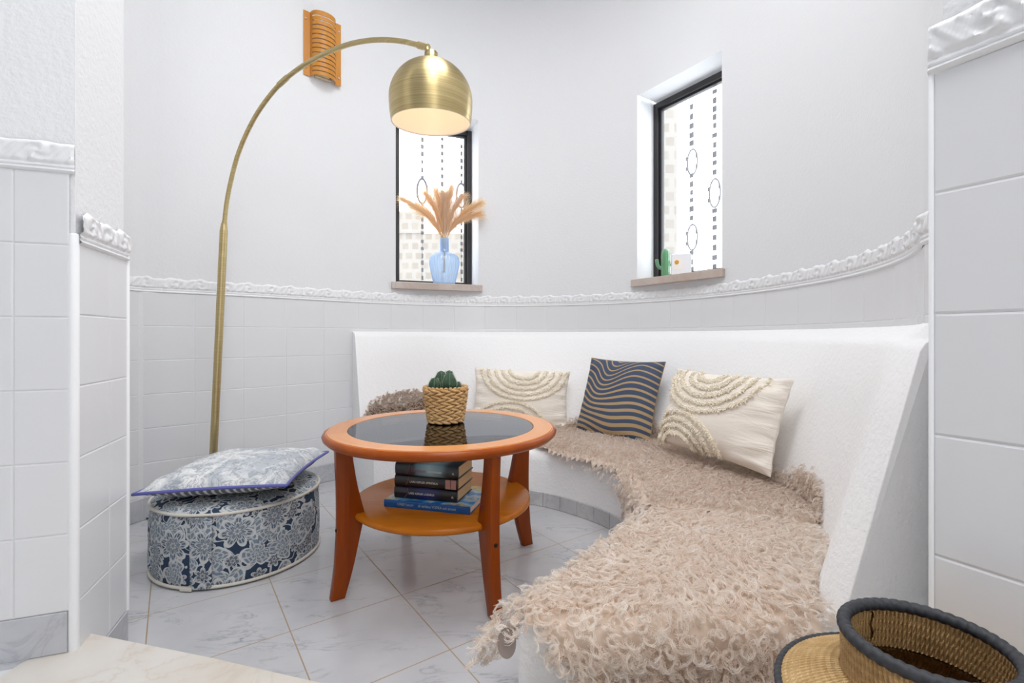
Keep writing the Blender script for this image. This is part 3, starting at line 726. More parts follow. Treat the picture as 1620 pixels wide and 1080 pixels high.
obj('arm_end', join(tube([tip - tdir * 0.02, tip + tdir * 0.030], 0.0125, 16), tube([tip + tdir * 0.02 + Vector((0, 0, 0.008)), tip + tdir * 0.033 + Vector((0, 0, -0.03))], 0.009, 12)), brass_t, lamp, smooth=True, auto=40)
SC = px(682, 160, 1.712); SR = 0.147
SC = Vector((SC.x, SC.y, SC.z))
th1 = R(122)
def domep(R_):
    return [(R_ * math.sin(a), R_ * 0.95 * math.cos(a)) for a in np.linspace(R(8), math.pi / 2, 32)] + [(R_ - 0.0065 * t * t, -0.076 * t) for t in np.linspace(0.1, 1, 10)]
dome = domep(SR); inn = domep(SR - 0.003)
def openlathe(prof, n, c, tilt=0):
    vf = ringlathe(prof, n); return xf(vf, Matrix.Translation(c) @ Matrix.Rotation(R(4.5), 4, 'X'))
shade = obj('lamp_shade', openlathe(dome, 72, SC), brass, lamp, smooth=True)
lining_m = plain('cream_enamel', (0.86, 0.82, 0.76, 1), 0.35)
obj('shade_lining', openlathe(inn + [dome[-1]], 72, SC), lining_m, shade, smooth=True)
obj('shade_cap', lathe([(0, SR - 0.016), (0.0235, SR - 0.016), (0.0235, SR + 0.024), (0.021, SR + 0.027), (0, SR + 0.027)], 32, SC), brass, lamp, smooth=True, auto=40)
# printed notice on the lining, too small to read
ntc = []
for row in range(3):
    for q in range(6):
        a = R(206 + q * 2.0 + row * 0.7); b_ = R(107 + row * 2.6); r_ = SR - 0.0045
        c_ = SC + Vector((r_ * math.sin(b_) * math.cos(a), r_ * math.sin(b_) * math.sin(a), r_ * math.cos(b_)))
        tg = Vector((-math.sin(a), math.cos(a), 0)); ntc.append(tube([c_ - tg * 0.0022, c_ + tg * 0.0022], 0.0006, 5))
bulb_m = NM('warm_bulb'); _e = bulb_m.n('ShaderNodeEmission'); _e.inputs[0].default_value = (1.0, 0.72, 0.42, 1); _e.inputs[1].default_value = 3.0; bulb_m.l(_e.outputs[0], bulb_m.out.inputs[0])
bulb = obj('bulb', lathe([(0, 0.052), (0.012, 0.05), (0.022, 0.035), (0.028, 0.015), (0.026, -0.002), (0.016, -0.014), (0, -0.018)][::-1], 24, SC + Vector((0, 0, 0.05))), bulb_m.m, lamp, smooth=True)
obj('socket', lathe([(0, 0.10), (0.018, 0.10), (0.018, 0.14), (0, 0.14)], 20, SC), lining_m, lamp, smooth=True, auto=40)
pl_ = bpy.data.lights.new('lamp_glow', 'POINT'); pl_.energy = 0.30; pl_.color = (1.0, 0.72, 0.44); pl_.shadow_soft_size = 0.03
plo = bpy.data.objects.new('lamp_glow', pl_); COL.objects.link(plo); plo.location = SC + Vector((0, 0, 0.0)); 
cord = [lamp_foot + Vector((-0.06, -0.06, 0.006)), Vector((-1.52, 2.09, 0.005)), px(232, 820, 2.18), px(205, 823.5, 2.165), Vector((-1.86, 2.08, 0.005))]
for c_ in cord: c_.z = 0.006
obj('power_cord', tube(catmull(cord, 6), 0.003, 8), plain('black_cord', srgb(30, 30, 30), 0.5), lamp, smooth=True)
rebase(lamp); plo.parent = lamp; plo.location = SC - lamp_foot

# ------------------------------------------------------------------ wall sconce
psc = at_px(509); sw = wp(psc); aa = R(psc); nin_ = Vector((-math.cos(aa), -math.sin(aa), 0)); tg_ = Vector((math.sin(aa), -math.cos(aa), 0))
zc_ = 0.5 * (zpx(32, sw.y) + zpx(130, sw.y)) + 0.005
sc_o = thing('wall_sconce', 'slatted curved plywood sconce fixed high on the round wall', 'wall lamp', sw + Vector((0, 0, zc_)))
sc_o.rotation_euler = (0, 0, math.atan2(tg_.y, tg_.x))        # local x along the wall, -y into the room
HW, HH, BW, BD = 0.104, 0.178, 0.068, 0.058
def sc_prof(u):   # u in -1..1 across the panel -> (x, y)
    x = u * HW
    if abs(x) >= BW: return x, -0.016
    q = x / BW; return x, -0.016 - BD * math.sqrt(max(0, 1 - q * q)) ** 0.8
us_ = [-1, -0.83, BW / HW * -1.0] + [BW / HW * math.sin(t) for t in np.linspace(-math.pi / 2, math.pi / 2, 21)][1:-1] + [BW / HW, 0.83, 1]
nsl = 14; pit = 2 * HH / nsl
def strip(u_list, z0, z1, t=0.003):
    m = len(u_list); V = []
    for d in (0, t):
        for z in (z0, z1):
            for u in u_list:
                x, y = sc_prof(u); V.append((x, y + d, z))
    Fc = []
    for i in range(m - 1):
        Fc += [(i, i + 1, m + i + 1, m + i), (2 * m + i + 1, 2 * m + i, 3 * m + i, 3 * m + i + 1), (m + i, m + i + 1, 3 * m + i + 1, 3 * m + i), (i + 1, i, 2 * m + i, 2 * m + i + 1)]
    Fc += [(0, m, 3 * m, 2 * m), (m - 1, 3 * m - 1, 4 * m - 1, 2 * m - 1)]
    return V, Fc
i0, i1_ = 4, len(us_) - 5
pv = []
for k in range(nsl):
    z0 = -HH + k * pit; g_ = 0.0028 if k < nsl - 1 else 0.0
    pv.append(strip(us_, z0 + (0.0 if k == 0 else 0.0), z0 + pit - 0.0056 if k < nsl - 1 else z0 + pit))
    if k < nsl - 1:
        pv.append(strip(us_[:i0 + 1], z0 + pit - 0.0056, z0 + pit)); pv.append(strip(us_[i1_:], z0 + pit - 0.0056, z0 + pit))
obj('slatted_panel', join(*pv), wood_sconce, sc_o, smooth=True, auto=30)
scm = plain('steel_screw', srgb(205, 200, 195), 0.3, Metallic=0.7)
for sx in (-1, 1):
    for szz in (-0.135, 0.135):
        obj('screw', xf(lathe([(0, 0), (0.0062, 0), (0.0062, 0.003), (0.003, 0.005), (0, 0.005)], 14), Matrix.Translation((sx * 0.092, -0.015, szz)) @ Matrix.Rotation(R(90), 4, 'X')), scm, sc_o, smooth=True)
obj('backplate', box(-0.05, 0.05, -0.008, 0.004, -0.15, 0.15, 0.002), plain('dark_backplate', srgb(60, 56, 54), 0.5), sc_o)
obj('lamp_holder', join(lathe([(0, -0.165), (0.030, -0.165), (0.032, -0.15), (0.026, -0.12), (0, -0.12)], 20, (0, -0.036, 0)), box(-0.045, 0.045, -0.03, -0.006, -0.172, -0.16, 0.002)), plain('cream_holder', srgb(200, 185, 150), 0.5), sc_o, smooth=True, auto=40)
obj('mount', box(-0.096, 0.096, -0.014, 0.004, -0.14, 0.14), plain('sconce_mount', srgb(190, 180, 170), 0.6), sc_o)

# ------------------------------------------------------------------ vase with pampas, window sill things
VB = px(703, 450, 3.185); VB.z = SILL + 0.002
def mk_blueglass():
    s = NM('blue_ribbed_glass')
    lw = s.n('ShaderNodeLayerWeight'); lw.inputs[0].default_value = 0.35
    col = s.ramp(lw.outputs['Facing'], [(0.0, (0.80, 0.90, 1.0, 1)), (1.0, (0.34, 0.54, 0.86, 1))])
    tr = s.n('ShaderNodeBsdfTransparent'); s.l(col, tr.inputs[0])
    tl = s.n('ShaderNodeBsdfTranslucent'); tl.inputs[0].default_value = (0.74, 0.86, 1.0, 1)
    df = s.n('ShaderNodeBsdfDiffuse'); df.inputs[0].default_value = (0.62, 0.76, 0.94, 1)
    gl = s.n('ShaderNodeBsdfGlossy'); gl.inputs['Roughness'].default_value = 0.12
    a = s.n('ShaderNodeMixShader'); a.inputs[0].default_value = 0.5; s.l(tl.outputs[0], a.inputs[1]); s.l(df.outputs[0], a.inputs[2])
    b = s.n('ShaderNodeMixShader'); b.inputs[0].default_value = 0.45; s.l(tr.outputs[0], b.inputs[1]); s.l(a.outputs[0], b.inputs[2])
    c = s.n('ShaderNodeMixShader'); c.inputs[0].default_value = 0.10; s.l(b.outputs[0], c.inputs[1]); s.l(gl.outputs[0], c.inputs[2])
    s.l(c.outputs[0], s.out.inputs[0]); return s.m
vase = obj('vase', (lambda p: lathe(p, 120, (0, 0, 0), rip=lambda a, j, r, z: 0.0022 * math.cos(a * 30) * (1 if 0.01 < z < 0.185 else 0)))(
    [(0.0, 0.0), (0.066, 0.0), (0.070, 0.006), (0.078, 0.04), (0.088, 0.085), (0.096, 0.125), (0.0985, 0.15), (0.095, 0.172), (0.083, 0.190), (0.062, 0.203), (0.040, 0.209), (0.031, 0.214), (0.0285, 0.222), (0.0285, 0.30), (0.030, 0.304), (0.027, 0.304), (0.026, 0.22), (0.0, 0.218)]), mk_blueglass(), smooth=True)
vase.location = VB; tag(vase, 'blue ribbed glass bottle vase standing on the sill of the left window', 'vase')
plume_m = NM('pampas'); _h = plume_m.n('ShaderNodeBsdfDiffuse'); _h.inputs[0].default_value = (0.93, 0.76, 0.54, 1); _t = plume_m.n('ShaderNodeBsdfTranslucent'); _t.inputs[0].default_value = (0.95, 0.76, 0.50, 1)
_x = plume_m.n('ShaderNodeMixShader'); _x.inputs[0].default_value = 0.5; plume_m.l(_h.outputs[0], _x.inputs[1]); plume_m.l(_t.outputs[0], _x.inputs[2]); plume_m.l(_x.outputs[0], plume_m.out.inputs[0]); plume_m = plume_m.m
plume_d = plain('pampas_rosy', (0.84, 0.65, 0.47, 1), 0.8); stalk_m = plain('pampas_stalk', srgb(205, 165, 105), 0.7)
neck = VB + Vector((0, 0, 0.30))
plumes = [((640, 316), -0.05, 'plume leaning furthest left, its pale tip crossing the window frame', 0), ((659, 328), 0.0, 'plume second from the left, low and wide', 0), ((676, 309), -0.03, 'plume third from the left, rising steeply', 0),
          ((691, 304), 0.02, 'tall plume just left of the upright middle one', 0), ((703, 312), -0.02, 'short rosy plume in the very middle of the bunch', 1), ((713, 301), 0.0, 'tallest plume, just right of the middle', 0),
          ((730, 312), 0.02, 'plume third from the right, leaning gently', 1), ((757, 322), -0.04, 'plume leaning furthest right, across the window frame', 0), ((755, 338), -0.01, 'plume lowest on the right, under its neighbour', 0)]
for (tp, dy, lb, dk) in plumes:
    tipq = px(tp[0], tp[1], VB.y + dy); b0 = neck + Vector((random.uniform(-.012, .012), random.uniform(-.01, .01), -0.22))
    nk = neck + Vector(((tipq.x - neck.x) * 0.07, 0, 0.0)); nk.x = min(max(nk.x, neck.x - 0.02), neck.x + 0.02)
    mid = nk.lerp(tipq, 0.5) + Vector((-(tipq.x - nk.x) * 0.10, 0, 0.03))
    path = catmull([b0, nk, mid, tipq], 10)
    root = thing('pampas_plume', 'dried pampas ' + lb, 'dried plant', b0, 'pampas plumes in the blue vase')
    obj('stalk', tube(path, [0.0022] * 12 + [0.0014] * (len(path) - 12), 6), stalk_m, root, smooth=True)
    V = []; Fc = []
    n0 = 11; n = len(path)
    for q in range(1100):
        u = random.random() ** 0.9; fi = n0 + u * (n - 1 - n0); i = min(int(fi), n - 2); p = path[i].lerp(path[i + 1], fi - i)
        t = (path[i + 1] - path[i]).normalized()
        sd = Vector((random.gauss(0, 1), random.gauss(0, 0.7), random.gauss(0, 0.6))); sd -= t * sd.dot(t); sd.normalize()
        ln = random.uniform(0.05, 0.125) * (0.55 + 0.75 * math.sin(math.pi * min(1, 0.2 + u * 0.85)))
        sp = 0.22 + 0.42 * random.random()
        wv_ = t.cross(sd) * 0.0010
        k = len(V); prev = p
        for e in range(4):
            w_ = e / 3; c_ = p + t * ln * w_ + sd * ln * sp * w_ ** 1.3 + Vector((0, 0, -0.012 * w_ * w_))
            V += [c_ - wv_ * (1 - 0.7 * w_), c_ + wv_ * (1 - 0.7 * w_)]
        for e in range(3): Fc.append((k + 2 * e, k + 2 * e + 1, k + 2 * e + 3, k + 2 * e + 2))
    obj('plume', (V, Fc), plume_d if dk else plume_m, root, smooth=True)
    rebase(root)

def sillpt(w, s, d): q = w['A'] + w['t'] * s + w['n'] * d; return Vector((q.x, q.y, SILL + 0.0015))
cg = sillpt(w2, 0.142, 0.085)
cf = thing('cactus_figurine', 'green ceramic cactus figurine with two arms on the right window sill', 'ornament', cg)
ceram = plain('green_glaze', srgb(96, 150, 108), 0.3, **{'Coat Weight': 0.4})
ribf = lambda a, j, r, z: -r * 0.10 * abs(math.sin(a * 5))
tt_ = w2['t']
obj('trunk', lathe([(0, 0), (0.024, 0.0), (0.0255, 0.006), (0.0265, 0.07), (0.027, 0.13), (0.0245, 0.155), (0.017, 0.168), (0.007, 0.173), (0, 0.1735)], 60, rip=ribf), ceram, cf, smooth=True)
lt = Vector((-0.93, 0.36, 0))
a1 = catmull([lt * 0.02 + Vector((0, 0, 0.06)), lt * 0.034 + Vector((0, 0, 0.064)), lt * 0.046 + Vector((0, 0, 0.082)), lt * 0.050 + Vector((0, 0, 0.106)), lt * 0.050 + Vector((0, 0, 0.116))], 5)
obj('arm', tube(a1, [0.010] * (len(a1) - 5) + [0.0105, 0.010, 0.0085, 0.006, 0.002], 14), ceram, cf, smooth=True)
a2 = catmull([-lt * 0.02 + Vector((0, 0, 0.078)), -lt * 0.034 + Vector((0, 0, 0.082)), -lt * 0.038 + Vector((0, 0, 0.096)), -lt * 0.038 + Vector((0, 0, 0.106))], 5)
obj('arm', tube(a2, [0.0085] * (len(a2) - 4) + [0.0085, 0.0075, 0.005, 0.002], 14), ceram, cf, smooth=True)
bx = sillpt(w2, 0.258, 0.075)
bo = thing('gift_box', 'white card box with a gold seal on the right window sill beside the green cactus', 'box', bx)
bo.rotation_euler = (0, 0, R(-14))
white_card = plain('white_card', srgb(238, 239, 242), 0.5)
obj('carton', box(-0.052, 0.052, -0.03, 0.03, 0, 0.122, 0.003), white_card, bo)
obj('label', box(-0.046, 0.004, -0.0306, -0.0296, 0.034, 0.098), plain('label_paper', srgb(246, 240, 232), 0.6), bo)
obj('seal', xf(lathe([(0, 0), (0.012, 0), (0.012, 0.001), (0.009, 0.0016), (0, 0.0016)], 28), Matrix.Translation((-0.026, -0.0306, 0.075)) @ Matrix.Rotation(R(90), 4, 'X')), plain('gold_seal', srgb(218, 160, 60), 0.35, Metallic=0.3), bo)

# ------------------------------------------------------------------ pouf and its cushion
def mk_floral():
    s = NM('blue_floral_print')
    tc = s.n('ShaderNodeTexCoord'); sp = s.n('ShaderNodeSeparateXYZ'); s.l(tc.outputs['UV'], sp.inputs[0])
    uv = tc.outputs['UV']
    wn = s.n('ShaderNodeTexNoise'); s.l(uv, wn.inputs['Vector']); wn.inputs['Scale'].default_value = 9; wn.inputs['Detail'].default_value = 2
    wv = s.n('ShaderNodeVectorMath', operation='MULTIPLY_ADD'); s.l(wn.outputs['Color'], wv.inputs[0]); wv.inputs[1].default_value = (0.07, 0.07, 0); s.l(uv, wv.inputs[2])
    def flowers(scale, petals, R0, lines, seed, vec):
        mp = s.n('ShaderNodeMapping'); s.l(vec, mp.inputs[0]); mp.inputs['Location'].default_value = (seed, seed * 1.7, 0)
        mp.inputs['Scale'].default_value = (scale, scale, 1)
        vo = s.n('ShaderNodeTexVoronoi', voronoi_dimensions='2D'); s.l(mp.outputs[0], vo.inputs['Vector']); vo.inputs['Scale'].default_value = 1.0; vo.inputs['Randomness'].default_value = 0.8
        df = s.n('ShaderNodeVectorMath', operation='SUBTRACT'); s.l(mp.outputs[0], df.inputs[0]); s.l(vo.outputs['Position'], df.inputs[1])
        q = s.n('ShaderNodeSeparateXYZ'); s.l(df.outputs[0], q.inputs[0])
        th = s.math('ARCTAN2', q.outputs[1], q.outputs[0]); sc_ = s.n('ShaderNodeSeparateXYZ'); s.l(vo.outputs['Color'], sc_.inputs[0])
        pc_ = s.math('ABSOLUTE', s.math('COSINE', s.math('MULTIPLY', s.math('ADD', th, s.math('MULTIPLY', sc_.outputs[0], 6.28)), petals / 2)))
        rad = s.math('MULTIPLY', s.math('ADD', 0.45, s.math('MULTIPLY', s.math('POWER', pc_, 0.8), 0.55)), R0)
        k = s.math('DIVIDE', vo.outputs['Distance'], rad)          # 1 on the petal outline
        inside = s.math('LESS_THAN', k, 1.0)
        line = s.math('LESS_THAN', s.math('ABSOLUTE', s.math('SUBTRACT', k, 0.94)), 0.085)
        ring = s.math('LESS_THAN', s.math('ABSOLUTE', s.math('SUBTRACT', s.math('FRACT', s.math('MULTIPLY', k, lines)), 0.5)), 0.15)
        vein = s.math('GREATER_THAN', s.math('ABSOLUTE', s.math('SINE', s.math('MULTIPLY', th, petals * 2.0))), 0.90)
        det = s.math('MAXIMUM', line, s.math('MULTIPLY', inside, s.math('MAXIMUM', s.math('MULTIPLY', ring, 0.75), s.math('MULTIPLY', vein, 0.7))))
        return inside, det
    i1, d1 = flowers(7.2, 7, 0.41, 3.0, 3.1, uv)
    i2, d2 = flowers(15, 6, 0.42, 2.0, 8.7, uv)
    i3, d3 = flowers(10, 3, 0.55, 4.0, 1.3, wv.outputs[0])
    # scrolling stems: contour lines of a warped noise
    n = s.noise(wv.outputs[0], 7, 2, 0.5); fr = s.math('FRACT', s.math('MULTIPLY', n, 9))
    stem = s.math('LESS_THAN', s.math('ABSOLUTE', s.math('SUBTRACT', fr, 0.5)), 0.085)
    navy = s.mix(s.noise(uv, 160, 2), srgb(26, 44, 66), srgb(44, 66, 92)); grey = s.mix(s.noise(uv, 120, 2), srgb(92, 110, 128), srgb(136, 148, 158)); white = srgb(196, 198, 198)
    c = s.mix(s.math('MULTIPLY', stem, 0.9), navy, white)
    c = s.mix(i3, c, s.mix(d3, grey, white))
    c = s.mix(s.math('MULTIPLY', i2, s.math('SUBTRACT', 1.0, i3)), c, s.mix(d2, navy, white))
    c = s.mix(i1, c, s.mix(d1, s.mix(0.5, grey, navy), white))
    s.bsdf(c, 0.85, Normal=s.bump(s.noise(uv, 900, 2), 0.2, 0.001)); return s.m
def set_uv(o, fn):
    me = o.data; uvl = me.uv_layers.new(name='UVMap')
    for lp in me.loops: uvl.data[lp.index].uv = fn(me.vertices[lp.vertex_index].co)
floral = mk_floral()
PFC = Vector((-1.043, 1.845, 0)); PRD = 0.278; PHT = 0.246
pouf = thing('floor_pouf', 'round floor pouf in navy and white floral fabric with cream piping', 'pouf', PFC)
pr = [(0, 0.004), (PRD - 0.01, 0.004), (PRD, 0.012)] + [(PRD + 0.006 * math.sin(math.pi * t), 0.012 + (PHT - 0.014) * t) for t in np.linspace(0.06, 0.96, 18)] + [(PRD, PHT)] + [(PRD * math.cos(t), PHT + 0.03 * math.sin(t)) for t in np.linspace(0.12, math.pi / 2, 12)]
pr[-1] = (0, PHT + 0.03)
body = obj('body', lathe(pr, 96, rip=lambda a, j, r, z: (0.0035 * math.sin(7 * a + z * 14) + 0.002 * math.sin(17 * a - z * 20)) * (1 if 0.02 < z < PHT - 0.01 and r > 0.2 else 0)), floral, pouf, smooth=True, auto=60)
def pouf_uv(co):
    r = math.hypot(co.x, co.y); a = math.atan2(co.y, co.x)
    if co.z > PHT + 0.001 or r < PRD - 0.02: return (co.x + 3, co.y)
    a = a if a > math.pi / 2 * 0.5 else a + 2 * math.pi
    return (a * PRD, co.z)
set_uv(body, pouf_uv)
pip_m = plain('cream_piping', srgb(205, 200, 190), 0.8)
for z in (0.010, PHT):
    obj('piping', tube([((PRD + 0.002) * math.cos(t), (PRD + 0.002) * math.sin(t), z) for t in np.linspace(0, 2 * math.pi, 97)[:-1]], 0.0055, 8, closed=True), pip_m, pouf, smooth=True)
# carrying strap up the front
ha = math.atan2(-0.262, 0.028); hv = []
def hfn(i, j):
    u = (i / 8 - 0.5) * 0.066; z = 0.008 + (PHT - 0.012) * j / 16; a = ha + u / PRD
    r = PRD + 0.009 + 0.004 * math.sin(math.pi * j / 16) - (0.004 if i in (0, 8) else 0)
    return (r * math.cos(a), r * math.sin(a), z)
strap = obj('handle', grid(hfn, 9, 17), floral, pouf, smooth=True)
set_uv(strap, lambda co: (math.atan2(co.y, co.x) * PRD + 5.3, co.z * 1.0 + 1.7))
obj('zip', box(-0.02, 0.02, -0.004, 0.002, 0.0, 0.011, 0.002), pip_m, pouf).matrix_local = Matrix.Translation(((PRD + 0.008) * math.cos(ha - 0.16), (PRD + 0.008) * math.sin(ha - 0.16), 0.003)) @ Matrix.Rotation(ha - 0.16 + math.pi / 2, 4, 'Z')

def cushion_vf(w, h, t, n=34, pinch=0.10, wr=0.0, seed=0, half=0):
    """pillow in local x (width), z (height), thickness along y; -y is the front"""
    rg = np.random.default_rng(seed); V = []; Fc = []
    phs = rg.uniform(0, 6.28, 8)
    def pt(u, v, s):
        eu, ev = 1 - pinch * (1 - v * v) ** 1.0 * abs(u) ** 4 * 0.55, 1 - pinch * (1 - u * u) ** 1.0 * abs(v) ** 4 * 0.55
        x, z = u * w / 2 * eu, v * h / 2 * ev
        pf_ = max(0, (1 - abs(u) ** 2.6)) ** 0.55 * max(0, (1 - abs(v) ** 2.6)) ** 0.55
        y = -s * t / 2 * pf_
        if wr:
            ed = (abs(u) ** 3 + abs(v) ** 3) * (1 - max(abs(u), abs(v)) ** 8)
            y += -s * wr * ed * (math.sin(v * 17 + phs[0] + 2 * math.sin(u * 3 + phs[1])) * abs(u) ** 2 + math.sin(u * 15 + phs[2] + 2 * math.sin(v * 3 + phs[3])) * abs(v) ** 2)
            y += -s * wr * 0.6 * pf_ * math.sin(u * 4 + phs[4]) * math.sin(v * 4 + phs[5])
        return (x, y, z)
    cs = [math.sin(math.pi / 2 * q) * 0.55 + q * 0.45 for q in np.linspace(-1, 1, n)]
    for s in ((1,), (-1,), (1, -1))[half - 1] if half else (1, -1):
        k = len(V)
        V += [pt(u, v, s) for v in cs for u in cs]
        for j in range(n - 1):
            for i in range(n - 1):
                f = (k + j * n + i, k + j * n + i + 1, k + (j + 1) * n + i + 1, k + (j + 1) * n + i)
                Fc.append(f if s == 1 else f[::-1])
    return V, Fc, pt
def edge_tube(pt, r, n=26):
    P = []
    q = list(np.linspace(-1, 1, n))
    for u in q[:-1]: P.append(pt(u, -1, 1))
    for v in q[:-1]: P.append(pt(1, v, 1))
    for u in q[::-1][:-1]: P.append(pt(u, 1, 1))
    for v in q[::-1][:-1]: P.append(pt(-1, v, 1))
    return tube(P, r, 8, closed=True)
def mk_toile():
    s = NM('grey_toile_print'); v = s.coord('Object', (1, 1, 1))
    w_ = s.noise(v, 14, 2); wv = s.n('ShaderNodeVectorMath', operation='MULTIPLY_ADD')
    nn = s.n('ShaderNodeTexNoise'); s.l(v, nn.inputs['Vector']); nn.inputs['Scale'].default_value = 11
    s.l(nn.outputs['Color'], wv.inputs[0]); wv.inputs[1].default_value = (0.09, 0.09, 0.09); s.l(v, wv.inputs[2])
    n1 = s.noise(wv.outputs[0], 20, 4, 0.6, 0.6)
    line = s.ramp(s.math('ABSOLUTE', s.math('SUBTRACT', s.math('FRACT', s.math('MULTIPLY', n1, 5.5)), 0.5)), [(0.05, G1(1)), (0.20, G1(0))])
    patch = s.ramp(s.noise(v, 10, 4, 0.65, 0.8), [(0.42, G1(0)), (0.58, G1(1))])
    c = s.mix(patch, srgb(226, 227, 226), srgb(184, 189, 195)); c = s.mix(s.math('MULTIPLY', line, 0.6), c, srgb(128, 138, 150))
    quilt = s.noise(v, 55, 2)
    s.bsdf(c, 0.85, Normal=s.bump(quilt, 0.9, 0.006)); return s.m
def mk_paisley():
    s = NM('paisley_backing'); v = s.coord('Object', (1, 1, 1))
    vo = s.n('ShaderNodeTexVoronoi', voronoi_dimensions='2D'); mp = s.n('ShaderNodeMapping'); s.l(v, mp.inputs[0]); mp.inputs['Scale'].default_value = (42, 42, 1)
    mp.inputs['Rotation'].default_value = (R(90), 0, 0)
    s.l(mp.outputs[0], vo.inputs['Vector']); vo.inputs['Randomness'].default_value = 0.15; vo.inputs['Scale'].default_value = 1
    c = s.ramp(vo.outputs['Distance'], [(0.20, srgb(96, 98, 100)), (0.30, srgb(132, 134, 134)), (0.38, srgb(204, 204, 200))])
    s.bsdf(c, 0.85); return s.m
pcush = thing('floor_cushion', 'square grey and white print cushion with violet piping lying on the floral pouf', 'cushion', PFC + Vector((0.025, -0.02, 0.322)))
M0 = Matrix.Rotation(R(5), 4, 'Z') @ Matrix.Rotation(R(-2.0), 4, 'Y') @ Matrix.Rotation(R(-90), 4, 'X')
top_ = cushion_vf(0.485, 0.47, 0.125, 40, 0.12, 0.008, 5, 1); bot_ = cushion_vf(0.485, 0.47, 0.10, 40, 0.12, 0.003, 5, 2)
pcush.rotation_euler = (0, 0, 0)
obj('top_cover', xf(top_[:2], M0), mk_toile(), pcush, smooth=True)
obj('underside', xf(bot_[:2], M0), mk_paisley(), pcush, smooth=True)
obj('piping', xf(edge_tube(top_[2], 0.0055), M0), plain('violet_piping', srgb(98, 100, 168), 0.7), pcush, smooth=True)

# ------------------------------------------------------------------ bench cushions
def orient(c, nrm, lean, roll=0.0):
    """local -y looks along nrm (horizontal), leaning back"""
    n = Vector((nrm[0], nrm[1], 0)).normalized(); x = Vector((-n.y, n.x, 0)); # x: to the viewer's right
    M = Matrix(((x.x, -n.x, 0, 0), (x.y, -n.y, 0, 0), (0, 0, 1, 0), (0, 0, 0, 1)))
    return M @ Matrix.Rotation(R(-lean), 4, 'X') @ Matrix.Rotation(R(roll), 4, 'Y')
def mk_linen(name, col):
    s = NM(name); v = s.coord('Object', (1, 1, 1)); a = s.noise(s.coord('Object', (900, 900, 60)), 1, 2); b = s.noise(s.coord('Object', (60, 60, 900)), 1, 2)
    h = s.math('ADD', s.math('MULTIPLY', a, 0.05), s.math('MULTIPLY', b, 0.05))
    wr = s.noise(s.coord('Object', (5, 5, 26)), 1, 3, 0.55, 0.8); sp = s.n('ShaderNodeSeparateXYZ'); s.l(v, sp.inputs[0])
    ed = s.math('MULTIPLY', s.math('POWER', s.math('MULTIPLY', s.math('ABSOLUTE', sp.outputs[0]), 3.4), 2.0), 1.6)
    h = s.math('ADD', h, s.math('MULTIPLY', wr, ed)); s.bsdf(col, 0.9, Normal=s.bump(h, 0.8, 0.010)); return s.m
linen = mk_linen('cream_linen', srgb(238, 230, 219)); tuft_m = plain('tufting_yarn', srgb(250, 242, 224), 0.9)
def tufted_cushion(name, loc, nrm, lean, roll, w, h, t, label, arcs, seed):
    root = thing(name, label, 'cushion', loc, 'cushions on the bench')
    root.rotation_euler = orient(loc, nrm, lean, roll).to_euler()
    vf = cushion_vf(w, h, t, 40, 0.13, 0.010, seed)
    cov = obj('cover', vf[:2], linen, root, smooth=True)
    rg = random.Random(seed)
    for (cu, cv, ra, rb, a0, a1) in arcs:
        path = []
        for a in np.linspace(R(a0), R(a1), 150):
            u, v = cu + ra * math.cos(a), cv + rb * math.sin(a)
            if abs(u) < 0.975 and abs(v) < 0.975: path.append(Vector(vf[2](u, v, 1)) + Vector((0, -0.002, 0)))
        runs = [path]
        V, Fc = tube(path, [0.0044] * len(path), 8)
        V = [Vector(q) + Vector((rg.gauss(0, 0.0011), rg.gauss(0, 0.0011), rg.gauss(0, 0.0011))) for q in V]
        for q in range(int(len(path) * 7)):
            f = rg.random() * (len(path) - 1.001); p = path[int(f)].lerp(path[int(f) + 1], f % 1) + Vector((rg.gauss(0, 0.0028), 0, rg.gauss(0, 0.0028)))
            l_ = rg.uniform(0.005, 0.0085); dx, dz = rg.gauss(0, 0.003), rg.gauss(0, 0.003) - 0.002
            t_ = tube([p, p + Vector((dx * 0.6, -l_ * 0.8, dz * 0.6)), p + Vector((dx * 1.3, -l_, dz * 1.3)), p + Vector((dx * 1.9, -l_ * 0.6, dz * 1.9))], 0.0013, 4)
            k = len(V); V += list(t_[0]); Fc += [tuple(i_ + k for i_ in f_) for f_ in t_[1]]
        obj('tufted_arc', (V, Fc), tuft_m, cov, smooth=True)
    return root
arcsL = [(0.06, 1.0, ra, ra * 1.22, 180, 360) for ra in (0.30, 0.45, 0.60, 0.75, 0.89)] + [(-0.20, -1.0, ra, ra * 1.12, 0, 180) for ra in (0.40, 0.57, 0.74)]
tufted_cushion('tufted_cushion', Vector((0.050, 2.865, 0.462)), (-0.10, -1), 16, 2.0, 0.585, 0.355, 0.13, 'cream rectangular cushion with looped arcs behind the coffee table, leftmost of the three', arcsL, 3)
arcsR = [(-0.12, 1.0, ra, ra * 1.20, 180, 360) for ra in (0.24, 0.40, 0.56, 0.72, 0.87)] + [(-0.45, -1.02, ra, ra * 1.15, 0, 180) for ra in (0.32, 0.47, 0.62, 0.77)]
tufted_cushion('tufted_cushion', Vector((0.835, 1.955, 0.512)), (-0.93, -0.37), 19, 0.0, 0.60, 0.355, 0.15, 'large cream rectangular cushion with looped arcs at the right end of the row', arcsR, 9)
